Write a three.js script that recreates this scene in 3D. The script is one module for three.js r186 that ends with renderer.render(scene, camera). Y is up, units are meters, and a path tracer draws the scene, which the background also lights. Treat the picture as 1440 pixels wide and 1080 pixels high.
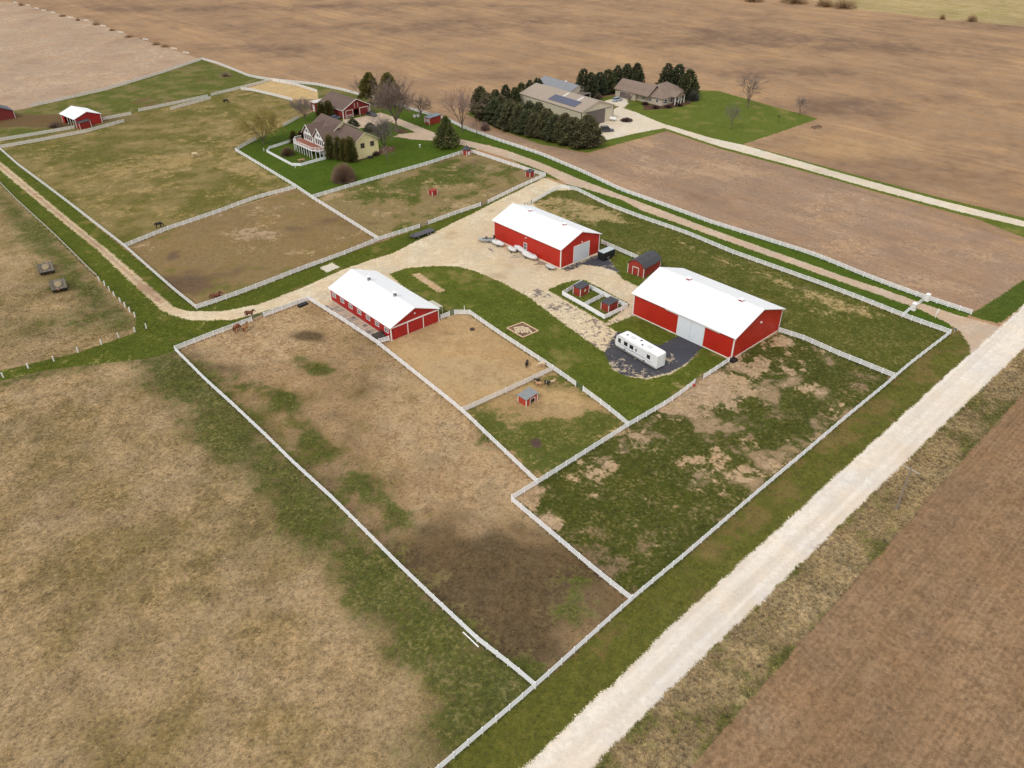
import * as THREE from 'three';
import { mergeGeometries, mergeVertices } from 'three/addons/utils/BufferGeometryUtils.js';
import { MarchingCubes } from 'three/addons/objects/MarchingCubes.js';
import { RoundedBoxGeometry } from 'three/addons/geometries/RoundedBoxGeometry.js';

// ---------------------------------------------------------------- camera, sky, sun, exposure
const scene = new THREE.Scene();
const EYE = 90, FOCAL = 1106, HORIZON = -205, PITCH = Math.atan((540 - HORIZON) / FOCAL);   // metres, photo pixels
const camera = new THREE.PerspectiveCamera(2 * Math.atan(540 / FOCAL) * 180 / Math.PI, 4 / 3, 1, 9000);
camera.position.set(0, EYE, 0); camera.rotation.set(-PITCH, 0, 0); scene.add(camera);
{ // high thin overcast: brighter towards the veiled sun, paler at the horizon
  const w = 128, h = 64, d = new Float32Array(w * h * 4);
  for (let j = 0; j < h; j++) for (let i = 0; i < w; i++) {
    const el = (j + .5) / h * Math.PI - Math.PI / 2, up = Math.max(0, Math.sin(el));
    const L = 0.80 + 0.20 * Math.sqrt(up), o = (j * w + i) * 4;
    d[o] = L * 0.985; d[o + 1] = L; d[o + 2] = L * 1.035; d[o + 3] = 1;
  }
  const t = new THREE.DataTexture(d, w, h, THREE.RGBAFormat, THREE.FloatType);
  t.mapping = THREE.EquirectangularReflectionMapping; t.magFilter = THREE.LinearFilter; t.needsUpdate = true;
  scene.background = t; scene.environment = t;
}
const sun = new THREE.DirectionalLight(new THREE.Color(1, 0.965, 0.9), 1.5);
sun.position.set(-160, 300, 40); sun.target.position.set(0, 0, -200); sun.castShadow = true; sun.shadow.radius = 22;
Object.assign(sun.shadow.camera, { left: -420, right: 420, top: 420, bottom: -420, near: 1, far: 1500 }); sun.shadow.mapSize.set(4096, 4096);
scene.add(sun, sun.target);
const renderer = new THREE.WebGLRenderer({ antialias: true });
renderer.toneMapping = THREE.LinearToneMapping; renderer.toneMappingExposure = 1.0; renderer.shadowMap.enabled = true;

// ---------------------------------------------------------------- helpers
const R = (d) => d * Math.PI / 180;
let seed = 7; const rnd = () => { seed = (seed + 0x6d2b79f5) | 0; let t = Math.imul(seed ^ (seed >>> 15), 1 | seed); t = (t + Math.imul(t ^ (t >>> 7), 61 | t)) ^ t; return ((t ^ (t >>> 14)) >>> 0) / 4294967296; };
const rr = (a, b) => a + (b - a) * rnd();
const cP = Math.cos(PITCH), sP = Math.sin(PITCH);
function P(px, py, h = 0) {           // the place on the ground (or at height h) that a photo pixel looks at
  const u = (px - 720) / FOCAL, v = (py - 540) / FOCAL, k = (EYE - h) / (sP + v * cP);
  return new THREE.Vector3(u * k, h, (-cP + v * sP) * k);
}
const lin = (v) => { v /= 255; return v <= .04045 ? v / 12.92 : ((v + .055) / 1.055) ** 2.4; };
const GAIN = 1.22;                    // how bright white paper would be in the photograph: turns seen colours into base colours
const alb = (r, g, b) => [lin(r) / GAIN, lin(g) / GAIN, lin(b) / GAIN];
const M = (r, g, b, rough = .8, o = {}) => { const m = new THREE.MeshStandardMaterial({ roughness: rough, ...o }); m.color.setRGB(...alb(r, g, b)); return m; };

const taken = {};
function numbered(n) { const k = taken[n] = (taken[n] ?? -1) + 1; return k ? n + '_' + String(k).padStart(3, '0') : n; }
function tag(o, label, category, group, kind) {
  o.userData.label = label; if (category) o.userData.category = category; if (group) o.userData.group = group; if (kind) o.userData.kind = kind; return o;
}
function thing(name, label, category, pos, turn = 0, group) {
  const o = new THREE.Group(); o.name = numbered(name); o.position.set(pos.x, pos.y ?? 0, pos.z); o.rotation.y = turn; scene.add(o);
  return tag(o, label, category, group);
}
const shade = (m) => { m.castShadow = m.receiveShadow = true; return m; };
function part(name, geo, mat, parent, x = 0, y = 0, z = 0) { const m = shade(new THREE.Mesh(geo, mat)); m.name = name; m.position.set(x, y, z); parent.add(m); return m; }
function solo(name, geo, mat, label, category, group) { const m = shade(new THREE.Mesh(geo, mat)); m.name = numbered(name); scene.add(m); return tag(m, label, category, group); }
function dup(src, pos, turn, label) {
  const c = src.clone(); c.name = numbered(src.name.replace(/_\d\d\d$/, '')); c.userData = { ...src.userData }; c.position.copy(pos); c.rotation.y = turn; if (label) c.userData.label = label; scene.add(c); return c;
}
const box = (w, h, d, x = 0, y = 0, z = 0) => new THREE.BoxGeometry(w, h, d).translate(x, y, z);      // centred in x and z, y is its middle
const span = (x0, x1, y0, y1, z0, z1) => new THREE.BoxGeometry(x1 - x0, y1 - y0, z1 - z0).translate((x0 + x1) / 2, (y0 + y1) / 2, (z0 + z1) / 2);
const cyl = (r0, r1, h, n = 10) => new THREE.CylinderGeometry(r1, r0, h, n).translate(0, h / 2, 0);
function bar(a, b, r, n = 6, r2 = r) {  // a rod from a to b
  const d = new THREE.Vector3().subVectors(b, a), g = new THREE.CylinderGeometry(r2, r, d.length(), n, 1);
  g.translate(0, d.length() / 2, 0).applyQuaternion(new THREE.Quaternion().setFromUnitVectors(new THREE.Vector3(0, 1, 0), d.clone().normalize())); return g.translate(a.x, a.y, a.z);
}
const V = (x, y, z) => new THREE.Vector3(x, y, z);
const join = (l) => mergeGeometries(l.map((g) => { const q = g.index ? g.toNonIndexed() : g; for (const k of Object.keys(q.attributes)) if (!['position', 'normal', 'uv'].includes(k)) q.deleteAttribute(k); if (!q.attributes.uv) q.setAttribute('uv', new THREE.BufferAttribute(new Float32Array(q.attributes.position.count * 2), 2)); return q; }));
function boxUV(g) {   // texture coordinates in metres, u along the wall or ridge
  g = g.index ? g.toNonIndexed() : g; g.computeVertexNormals();
  const p = g.attributes.position, n = g.attributes.normal, uv = new Float32Array(p.count * 2);
  for (let i = 0; i < p.count; i++) {
    const ax = Math.abs(n.getX(i)), ay = Math.abs(n.getY(i)), az = Math.abs(n.getZ(i));
    if (ax > ay && ax > az) { uv[2 * i] = p.getZ(i); uv[2 * i + 1] = p.getY(i); } else if (ay > az) { uv[2 * i] = p.getX(i); uv[2 * i + 1] = p.getZ(i); } else { uv[2 * i] = p.getX(i); uv[2 * i + 1] = p.getY(i) + p.getZ(i); }
  }
  g.setAttribute('uv', new THREE.BufferAttribute(uv, 2)); return g;
}
function prism(pts, d) { // outline in (a, y), extruded along +z by d
  const s = new THREE.Shape(pts.map(([a, y]) => new THREE.Vector2(a, y))); return new THREE.ExtrudeGeometry(s, { depth: d, bevelEnabled: false });
}
// value noise
const HT = new Float32Array(65536); for (let i = 0; i < 65536; i++) HT[i] = rnd() * 2 - 1;
function vn(x, y) {
  const xi = Math.floor(x), yi = Math.floor(y); let fx = x - xi, fy = y - yi; fx = fx * fx * (3 - 2 * fx); fy = fy * fy * (3 - 2 * fy);
  const x0 = (xi & 255), x1 = ((xi + 1) & 255), y0 = (yi & 255) << 8, y1 = ((yi + 1) & 255) << 8;
  const a = HT[y0 + x0], b = HT[y0 + x1], c = HT[y1 + x0], d = HT[y1 + x1];
  return a + (b - a) * fx + (c - a) * fy + (a - b - c + d) * fx * fy;
}
const fbm = (x, y) => vn(x, y) * .55 + vn(x * 1.9 * .8 - y * 1.9 * .6 + 31, x * 1.9 * .6 + y * 1.9 * .8 + 17) * .3 + vn(x * 4.1 * .6 + y * 4.1 * .8 + 5, -x * 4.1 * .8 + y * 4.1 * .6 + 77) * .15;
const sst = (a, b, x) => { x = (x - a) / (b - a); x = x < 0 ? 0 : x > 1 ? 1 : x; return x * x * (3 - 2 * x); };

// ---------------------------------------------------------------- the land: what covers it, in plan
const L9 = [[1337, 467], [1269, 443], [1240, 431], [1162, 401], [1031, 354.5], [965, 327], [900, 304.5], [855, 287.5], [810, 265.5], [790, 262.5], [779, 266], [760, 277], [748, 284]];
const L10 = [[1366.5, 439], [1302, 418], [1240, 396], [1144, 357], [1031, 321.5], [1000, 312], [940, 290], [875, 267], [815, 239], [760, 216], [702, 197], [652, 179], [632, 169], [560, 147], [480, 125.5], [446, 118.5]];
const L1 = [[246, 491], [290.6, 535.5], [326.7, 568], [374, 612.5], [410, 648], [438, 673.6], [467, 700], [515, 748], [560, 793], [588, 820], [610, 841], [649, 877.5], [671, 898], [699, 920], [729.5, 944], [753, 964]];
const far = (l, d) => l.map(([x, y]) => [x, y + d]);
const ZN = {}; let zn = 0;
const zoneList = [];
const zone = (kind, pts) => { if (!(kind in ZN)) ZN[kind] = ++zn; zoneList.push([ZN[kind], pts.map(([x, y]) => { const q = P(x, y); return [q.x, q.z]; })]); return zoneList[zoneList.length - 1][1]; };
const Zt = {}, V2n = (c) => c.map((p, i) => { const a = c[Math.max(0, i - 1)], b = c[Math.min(c.length - 1, i + 1)], l = Math.hypot(b.x - a.x, b.z - a.z); return [-(b.z - a.z) / l, (b.x - a.x) / l]; });
Zt.stubble = zone('stubble', [[-420, -40], [20, 4], [60, 14], [130, 30], [200, 56], [285, 84], [225, 104], [150, 127], [43, 151], [0, 160], [-150, 190], [-520, 205]]);
zone('farmeadow', [[1080, -40], [1130, -2], [1200, 12], [1300, 24], [1440, 38], [1700, 62], [1900, 60], [2100, -60]]);
zone('pastTop', [[43, 151], [150, 127], [225, 104], [285, 84], [322, 97], [382, 114], [339, 124], [292, 137], [195, 157], [105, 181], [0, 199], [-120, 222], [-220, 215], [0, 160]]);
zone('pastG', [[-60, 215], [0, 198], [105, 181], [195, 157], [292, 137], [339, 124], [412, 141], [440, 150], [419, 166], [359, 197], [331, 213], [415, 264], [300, 302], [176, 347], [110, 297], [25, 233]]);
zone('corral', [[345, 125], [383, 113], [446, 128], [448, 139], [412, 140]]);
zone('pastTop', [[383, 111], [446, 119], [500, 132], [560, 150], [520, 160], [450, 150], [446, 128]]);
zone('pastH', [[176, 347], [300, 303], [415, 266], [437, 279], [532, 337], [485, 358], [420, 381], [360, 405], [276, 435], [215, 382]]);
zone('pastI', [[438, 279], [660, 213], [715, 232], [767, 248], [681, 288], [640, 302], [575, 326], [532, 337]]);
zone('house', [[331, 213], [359, 197], [419, 166], [440, 157], [480, 166], [520, 160], [560, 147], [632, 169], [702, 199], [660, 213], [438, 279], [415, 264]]);
zone('house', [...L10.slice(0, 12), [720, 225], [767, 248], [800, 258], ...[...L9].reverse().slice(3)]);
zone('lanegrass', [[-90, 160], [0, 208], [110, 297], [215, 382], [276, 435], [360, 406], [420, 382], [485, 358], [575, 326], [640, 302], [681, 288], [767, 248], [775, 262], [720, 290], [640, 330], [560, 360], [482, 385], [440, 415], [360, 446], [300, 470], [246, 491], [215, 467], [190, 445], [136, 390], [45, 303], [0, 260], [-90, 195]]);
Zt.hay = zone('hay', [[-420, 120], [-90, 195], [0, 260], [45, 303], [136, 392], [190, 448], [217, 470], ...far(L1, 3), [617, 1082], [560, 1140], [-200, 1260], [-420, 800]]);
zone('lanegrass', [[190, 440], [300, 455], [246, 494], [205, 505], [130, 512], [60, 522], [-40, 545], [-40, 530], [60, 508], [110, 496], [190, 468]]);
zone('yard', [[434, 421], [560, 352], [765, 250], [800, 262], [900, 402], [1026, 507], [884, 600], [653, 437], [550, 480]]);
zone('pastA', [[246, 493], [356, 451], [434, 422], [530, 483], [649, 580], [755, 681], [719, 704], [890, 844], ...[...far(L1, 3)].reverse()]);
zone('pastB', [[540, 489], [552, 478], [618, 450], [653, 437], [700, 470], [777, 521], [650, 580]]);
zone('pastC', [[650, 580], [777, 521], [820, 550], [857, 578], [884, 600], [756, 681]]);
zone('pastD', [[1026, 507], [1095, 467], [1257, 530], [1131, 640], [1000, 751], [890, 844], [719, 704], [756, 681], [884, 600], [977, 539]]);
zone('pastE', [[748, 284], [760, 279], [779, 268], [810, 267], [855, 290], [965, 329], [1031, 357], [1162, 403], [1269, 446], [1337, 470], [1257, 530], [1095, 467], [1000, 420], [897, 402], [875, 392], [860, 377], [844, 350], [770, 310]]);
Zt.lawn = zone('lawn', [[547, 385], [570, 377.5], [610, 374], [645, 375], [670, 382], [707, 397.5], [742, 417], [800, 460], [850, 495], [862, 520], [880, 529], [910, 533], [942, 527], [967, 512], [990, 486], [1026, 507], [977, 539], [884, 600], [857, 578], [820, 550], [777, 521], [700, 470], [653, 437], [620, 449], [600, 432]]);
zone('lawn', [[770, 407.5], [795, 397], [822, 393], [886, 428], [852, 455], [805, 428]]);
zone('lawn', [[852, 457], [867, 466], [927, 487], [958, 473], [892, 442]]);
zone('lawn', [[862, 378], [876, 393], [899, 403], [925, 385], [894, 362], [870, 358]]);
zone('vergeL', [[590, 1105], [617, 1083], [753, 967], [890, 844], [1131, 640], [1257, 530], [1337, 470], [1340, 452], [1365, 480], [1372, 496], [900, 935], [735, 1085], [700, 1120]]);
zone('wedge', [[1375, 436], [1440, 394], [1600, 300], [1640, 330], [1440, 429], [1404, 455], [1377, 448], [1302, 420], [1366, 440]]);
Zt.mid = zone('mid', [[640, 166], [700, 186], [824, 218], [850, 210], [936, 187], [1012, 210], [1125, 240], [1237, 272], [1330, 302], [1440, 345], [1560, 310], [1440, 394], [1372, 437], ...L10.slice(0, 13)]);
zone('neigh', [[655, 160], [690, 150], [735, 150], [800, 150], [815, 140], [900, 132], [972, 126], [1010, 128], [1151, 167], [1045, 203], [1185, 241], [1312, 275], [1440, 306], [1600, 346], [1640, 400], [1500, 345], [1440, 334], [1369, 306], [1350, 302], [1237, 271], [1125, 239], [1012, 209], [938, 184], [890, 197], [826, 215], [760, 203], [700, 181]]);
Zt.neighdrive = zone('conc', [[838, 187], [850, 158], [862, 154], [870, 150], [856, 146], [850, 142], [880, 134], [884, 146], [876, 152], [895, 158], [930, 173], [1000, 194], [1050, 205], [1185, 244], [1312, 279], [1440, 311], [1640, 361], [1640, 371], [1440, 319], [1350, 298], [1237, 268], [1125, 236], [1012, 206], [934, 180], [902, 186], [852, 197]]);
zone('vergeR', [[780, 1085], [1440, 450], [1700, 215], [1800, 250], [1440, 551], [1270, 741], [1145, 882], [965, 1085], [905, 1150], [760, 1150]]);
Zt.fieldR = zone('fieldR', [[965, 1085], [1145, 882], [1270, 741], [1440, 551], [1800, 250], [2400, 700], [1900, 1500], [905, 1150]]);
Zt.road = zone('road', [[690, 1122], [734, 1080], [900, 923], [1000, 828], [1100, 737], [1309, 547], [1363, 498], [1440, 428], [1700, 195], [1750, 195], [1440, 490], [1388, 540], [1263, 659], [1046, 870], [960, 951], [832, 1080], [795, 1116]]);
Zt.yard = zone('yard', [[232, 428], [242, 431], [265, 438], [310, 438], [360, 429], [420, 407], [482, 379], [520, 366], [560, 354], [640, 320], [680, 304], [707, 286], [740, 268], [765, 250], [800, 262], [779, 268], [760, 279], [750, 284], [722, 288], [720, 300], [775, 318], [844, 352], [858, 372], [876, 393], [900, 404], [892, 442], [886, 428], [822, 393], [795, 397], [768, 407], [757, 410], [735, 413], [707, 397.5], [670, 382], [645, 375], [610, 374], [570, 377.5], [547, 385], [520, 392], [470, 410], [436, 417], [360, 442], [325, 450], [270, 451], [240, 443]]);
zone('yard', [[436, 417], [470, 405], [552, 478], [532, 482]]);
Zt.drive = zone('drive', [[1440, 430], [1405, 459], [1358, 446.5], [1315, 433], [1240, 406], [1185, 388], [1000, 322], [900, 284], [815, 252], [757, 227.5], [707, 209.5], [650, 196], [640, 193], [612, 187], [564, 168], [535, 158], [500, 166], [482, 168], [484, 178], [505, 180], [528, 178], [545, 170], [560, 176], [585, 186], [560, 189], [553, 192], [580, 196], [612, 198], [642, 202], [677, 211], [715, 222.5], [760, 239], [800, 260], [820, 264.5], [877, 282], [900, 295], [1000, 331], [1185, 397], [1240, 416], [1288, 433], [1331, 453], [1351, 467], [1363, 485], [1364, 500]]);
Zt.lane = zone('lane', [[-90, 170], [0, 239], [82, 307.5], [135, 350], [185, 397.5], [224, 434], [240, 443], [265, 440], [242, 430], [200, 392.5], [150, 350], [100, 310], [10, 235], [-80, 165]]);
{ const l = [[-90, 170], [0, 239], [82, 307.5], [135, 350], [185, 397.5], [218, 428]].map(([x, y]) => P(x, y)), r = [[-80, 165], [10, 235], [100, 310], [150, 350], [200, 392.5], [238, 426]].map(([x, y]) => P(x, y)), c = l.map((p, i) => p.clone().add(r[i]).multiplyScalar(.5)), n = V2n(c);
  if (!('lanemid' in ZN)) ZN.lanemid = ++zn; zoneList.push([ZN.lanemid, [...c.map((p, i) => [p.x + n[i][0] * .45, p.z + n[i][1] * .45]), ...[...c].reverse().map((p, i) => { const k = c.length - 1 - i; return [p.x - n[k][0] * .45, p.z - n[k][1] * .45]; })]]); }
Zt.path = zone('path', [[735, 411], [757, 406], [800, 428], [851, 456], [888, 439], [893, 443], [853, 459], [867, 466], [850, 496], [800, 461]]);
Zt.asphalt = zone('asphalt', [[850, 496], [860, 518], [878, 528], [910, 531], [942, 525], [967, 510], [990, 487], [957, 471], [927, 486], [867, 466]]);
Zt.apron = zone('apron', [[789, 378], [842, 357], [852, 356], [862, 372], [872, 384], [850, 376], [820, 372], [800, 382]]);
zone('tar', [[925, 487], [957, 471.5], [989, 487], [972, 505], [950, 500]]); zone('tar', [[815, 371], [838, 362], [852, 358], [861, 372], [845, 374]]);
zone('slab', [[450, 376.5], [467.5, 369.5], [478, 375.5], [460, 383.5]]);
zone('patch', [[579, 386], [590, 384], [626, 408.5], [617, 412]]);
zone('pit', [[713, 462], [735, 454], [757, 466], [735, 475]]);
zone('bed', [[500, 228], [512, 224], [540, 216], [556, 212], [556, 206], [540, 206], [530, 212], [505, 222]]);
zone('bed', [[905, 155], [940, 153], [972, 146], [970, 142], [930, 146], [905, 148]]);
zone('bed', [[873, 168], [882, 165], [890, 168], [880, 171]]);
zone('bed', [[553, 183], [566, 181], [576, 186], [563, 188]]);

const GX0 = -480, GX1 = 480, GZ0 = -760, GZ1 = -30, GC = .3, GW = Math.ceil((GX1 - GX0) / GC), GH = Math.ceil((GZ1 - GZ0) / GC);
const zgrid = new Uint8Array(GW * GH);
for (const [id, poly] of zoneList) {
  let a = Infinity, b = -Infinity; for (const q of poly) { a = Math.min(a, q[1]); b = Math.max(b, q[1]); }
  for (let j = Math.max(0, Math.floor((a - GZ0) / GC)); j < Math.min(GH, Math.ceil((b - GZ0) / GC)); j++) {
    const z = GZ0 + (j + .5) * GC, xs = [];
    for (let i = 0, k = poly.length - 1; i < poly.length; k = i++) if ((poly[i][1] > z) !== (poly[k][1] > z)) xs.push(poly[i][0] + (z - poly[i][1]) / (poly[k][1] - poly[i][1]) * (poly[k][0] - poly[i][0]));
    xs.sort((p, q) => p - q);
    for (let s = 0; s + 1 < xs.length; s += 2) { const i0 = Math.max(0, Math.round((xs[s] - GX0) / GC)), i1 = Math.min(GW, Math.round((xs[s + 1] - GX0) / GC)); if (i1 > i0) zgrid.fill(id, j * GW + i0, j * GW + i1); }
  }
}
// fields of growth on a 1.5 m grid: green growth, bare dark soil, pale straw or sand
const FC = 1.5, FW = Math.ceil((GX1 - GX0) / FC) + 1, FH = Math.ceil((GZ1 - GZ0) / FC) + 1;
const FG = new Float32Array(FW * FH), FS = new Float32Array(FW * FH), FT = new Float32Array(FW * FH);
function splat(F, x, z, rx, rz, amt) {
  const i0 = Math.max(0, Math.floor((x - 2.5 * rx - GX0) / FC)), i1 = Math.min(FW - 1, Math.ceil((x + 2.5 * rx - GX0) / FC)), j0 = Math.max(0, Math.floor((z - 2.5 * rz - GZ0) / FC)), j1 = Math.min(FH - 1, Math.ceil((z + 2.5 * rz - GZ0) / FC));
  for (let j = j0; j <= j1; j++) for (let i = i0; i <= i1; i++) { const dx = (GX0 + i * FC - x) / rx, dz = (GZ0 + j * FC - z) / rz; F[j * FW + i] += amt * Math.exp(-(dx * dx + dz * dz)); }
}
function blob(F, px, py, rx, ry, amt) { const c = P(px, py); splat(F, c.x, c.z, Math.abs(P(px + rx, py).x - c.x), Math.abs(P(px, py + ry).z - P(px, py - ry).z) / 2, amt); }
function strip(F, pts, w, amt, off = 0) { // along a line on the ground; off metres to its left
  const q = pts.map(([x, y]) => P(x, y)), i0 = new Float32Array(FW * FH);
  for (let s = 0; s + 1 < q.length; s++) {
    const a = q[s], b = q[s + 1], dx = b.x - a.x, dz = b.z - a.z, l = Math.hypot(dx, dz), nx = -dz / l, nz = dx / l;
    const X0 = Math.min(a.x, b.x) - 3 * w - Math.abs(off), X1 = Math.max(a.x, b.x) + 3 * w + Math.abs(off), Z0 = Math.min(a.z, b.z) - 3 * w - Math.abs(off), Z1 = Math.max(a.z, b.z) + 3 * w + Math.abs(off);
    for (let j = Math.max(0, Math.floor((Z0 - GZ0) / FC)); j <= Math.min(FH - 1, (Z1 - GZ0) / FC); j++) for (let i = Math.max(0, Math.floor((X0 - GX0) / FC)); i <= Math.min(FW - 1, (X1 - GX0) / FC); i++) {
      const x = GX0 + i * FC - a.x - nx * off, z = GZ0 + j * FC - a.z - nz * off; let t = (x * dx + z * dz) / (l * l); t = t < 0 ? 0 : t > 1 ? 1 : t;
      const d = Math.hypot(x - t * dx, z - t * dz) / w; if (d < 2.5) { const k = j * FW + i, g = Math.exp(-d * d); if (g > i0[k]) i0[k] = g; }
    }
  }
  for (let k = 0; k < i0.length; k++) if (i0[k]) F[k] += amt * i0[k];
}
// front paddock
for (const b of [[354, 541, 22, 9, .55], [404, 566, 26, 12, .7], [430, 620, 24, 14, .6], [465, 640, 20, 12, .7], [507, 680, 30, 16, .8], [560, 720, 30, 18, .5], [452, 519, 26, 9, .9], [420, 508, 16, 9, .6], [625, 725, 22, 10, .45], [600, 722, 14, 8, .4], [800, 850, 36, 42, .9], [820, 815, 30, 18, .5], [500, 590, 30, 14, .25]]) blob(FG, ...b);
for (const b of [[690, 800, 130, 75, 1.6], [600, 770, 70, 45, .6], [720, 900, 70, 60, 1.5], [640, 850, 60, 30, .9], [820, 800, 50, 25, .5], [435, 472, 26, 9, 1.6], [300, 520, 40, 16, .5], [262, 498, 26, 14, .4], [452, 478, 14, 6, .5]]) blob(FS, ...b);
for (const b of [[620, 610, 60, 50, .7], [560, 560, 50, 40, .4], [680, 680, 40, 30, .4], [400, 470, 50, 14, .4]]) blob(FT, ...b);
strip(FS, L1, 2.0, .4, -1.5); strip(FG, L1, 6, .95, 4); strip(FG, [[395, 556], [440, 610], [480, 655], [530, 700], [575, 745]], 2.2, .5); strip(FG, [[330, 528], [395, 556]], 2, .4); strip(FG, [[832, 1080], [960, 951], [1046, 870], [1263, 659], [1388, 540]], 1.0, .6, -.8); strip(FG, [[965, 1085], [1145, 882], [1270, 741], [1440, 551]], 1.5, .6, .8); strip(FG, [[735, 1080], [1100, 742], [1363, 500]], 1.8, .5, -1); strip(FG, [[753, 967], [617, 1083]], 4, .8, 3);
// hay meadow
for (const b of [[270, 540, 26, 20, .5], [320, 620, 30, 30, .25], [430, 740, 30, 40, .3], [520, 830, 34, 44, .42], [590, 890, 40, 40, .45], [560, 940, 30, 34, .25], [690, 980, 30, 26, .5], [180, 610, 120, 20, .2], [60, 640, 60, 16, .2], [220, 760, 160, 20, .25], [90, 460, 70, 20, .4], [70, 400, 60, 26, .4], [40, 330, 50, 26, .4], [250, 900, 160, 30, .1], [120, 800, 120, 20, .2], [400, 1050, 100, 20, .2], [120, 500, 60, 8, .3]]) blob(FG, ...b);
for (const b of [[330, 950, 140, 50, .5], [80, 560, 80, 25, .5], [600, 930, 45, 35, .7], [560, 1040, 50, 40, .4], [180, 520, 50, 12, .4]]) blob(FT, ...b);
strip(FG, [[0, 262], [45, 305], [136, 394], [190, 450]], 3.5, .7, 3); strip(FG, [[217, 470], [130, 514], [60, 524], [-40, 547]], 3, .6); for (const b of [[120, 440, 40, 20, .35], [60, 350, 30, 20, .25], [30, 460, 50, 16, .3], [250, 520, 40, 14, .5], [170, 540, 60, 10, .3]]) blob(FG, ...b);
// right paddock
for (const b of [[1000, 545, 46, 20, 2.2], [950, 575, 50, 15, 1.8], [1060, 515, 30, 14, 1.5], [1095, 480, 22, 10, .9], [890, 612, 40, 12, 1.0], [830, 650, 40, 12, .5], [1130, 520, 26, 8, .7], [1100, 545, 50, 8, .6], [740, 700, 18, 12, 1.3], [775, 735, 16, 14, 1.2], [810, 765, 16, 12, 1.0], [850, 670, 30, 10, .7], [760, 690, 24, 10, .7], [1040, 620, 40, 8, .4], [930, 770, 40, 10, .4]]) blob(FT, ...b);
for (const b of [[1110, 505, 44, 16, 1.0], [1180, 530, 40, 18, .6], [1080, 600, 50, 20, .8], [1030, 575, 30, 10, .7], [960, 640, 60, 26, .9], [880, 700, 60, 36, .9], [850, 730, 40, 30, .6], [960, 720, 50, 34, .8], [920, 790, 40, 24, .7], [1120, 590, 26, 20, .3]]) blob(FG, ...b);
for (const b of [[1150, 590, 36, 20, .6], [1020, 690, 30, 14, .3], [800, 700, 20, 10, .3]]) blob(FS, ...b);
// paddocks by the horse barn
for (const b of [[745, 560, 40, 14, .9], [665, 545, 90, 40, .5], [600, 500, 60, 30, .6], [800, 560, 24, 10, .7]]) blob(FT, ...b);
for (const b of [[700, 610, 40, 20, 1.], [780, 620, 60, 26, 1.], [840, 590, 20, 12, .8], [760, 650, 30, 18, .9], [680, 585, 14, 6, .5]]) blob(FG, ...b);
for (const b of [[628, 468, 24, 8, 1.25], [664, 462, 6, 3, 1.3], [745, 580, 30, 6, 1.0], [751, 621, 9, 7, 2.2], [758, 628, 7, 4, 1.6], [738, 641, 6, 3, 1.6], [795, 648, 10, 3, 1.5]]) blob(FS, ...b);
// behind the big barn, and along the drive
strip(FT, [[800, 275], [855, 295], [965, 335], [1100, 388], [1230, 436]], 2.2, .6, 3.5); strip(FT, [[760, 288], [800, 300], [850, 305]], 7, .8); strip(FT, [[1060, 440], [1120, 420], [1200, 440]], 6, .3);
for (const b of [[800, 290, 24, 8, -.3], [1000, 400, 60, 18, .4], [1230, 480, 60, 16, .5], [860, 320, 40, 8, .3]]) blob(FG, ...b);
// upper pastures
for (const b of [[250, 222, 60, 9, .7], [200, 235, 60, 8, .5], [320, 205, 40, 10, .6], [385, 172, 36, 10, 1.2], [340, 190, 40, 8, .5], [365, 225, 30, 14, .5], [150, 300, 40, 8, .4], [350, 235, 30, 14, .5], [230, 265, 60, 6, .35], [140, 245, 40, 6, .3]]) blob(FT, ...b);
for (const b of [[120, 220, 80, 14, .5], [300, 160, 60, 8, .5], [60, 215, 40, 10, .3], [240, 190, 60, 8, .3], [250, 280, 60, 8, .2]]) blob(FG, ...b);
for (const b of [[160, 260, 26, 5, .6], [100, 168, 80, 9, 1.3], [30, 172, 50, 9, 1.0], [190, 148, 50, 4, .6], [235, 142, 40, 4, .8], [260, 400, 44, 16, 1.0], [330, 380, 60, 14, .3], [500, 315, 40, 8, .5], [240, 360, 30, 8, .3]]) blob(FS, ...b);
for (const b of [[360, 330, 44, 9, 1.0], [420, 355, 26, 6, .5], [200, 345, 20, 6, .7], [310, 305, 30, 6, .3], [540, 300, 40, 6, .5], [470, 275, 30, 6, .4], [620, 262, 30, 6, .3], [640, 235, 20, 4, .6]]) blob(FT, ...b);
for (const b of [[660, 240, 60, 14, .9], [560, 275, 50, 8, .5], [600, 255, 40, 10, .6], [500, 290, 30, 8, .4]]) blob(FG, ...b);
// tilled ground: damp hollows and dry rises
for (const b of [[1080, 52, 165, 11, 0.50], [1230, 66, 165, 9, 0.56], [980, 40, 90, 8, 0.37], [1130, 102, 105, 7, 0.56], [1170, 158, 90, 8, 0.37], [1230, 150, 180, 19, 0.31], [1350, 220, 135, 22, 0.37], [1180, 145, 75, 7, 0.31], [650, 110, 75, 8, 0.31], [420, 70, 90, 9, 0.43], [520, 40, 180, 9, 0.37], [330, 66, 60, 5, 0.31], [700, 30, 180, 8, 0.31], [1420, 35, 150, 8, 0.62], [240, 12, 180, 5, 0.50], [520, 8, 210, 5, 0.50], [900, 60, 105, 8, 0.31], [1310, 255, 120, 19, 0.31]]) blob(FS, ...b);
for (const b of [[980, 65, 100, 8, .5], [620, 95, 60, 6, .6], [1180, 210, 90, 12, .9], [1100, 190, 60, 8, .7], [820, 85, 100, 12, .4], [560, 60, 100, 8, .4], [1400, 150, 80, 12, .4], [1060, 80, 120, 5, .4], [1010, 240, 80, 10, .7], [1260, 350, 100, 14, .5], [900, 200, 40, 8, .6], [720, 205, 40, 5, .8], [1320, 400, 60, 10, .6]]) blob(FT, ...b);
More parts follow.
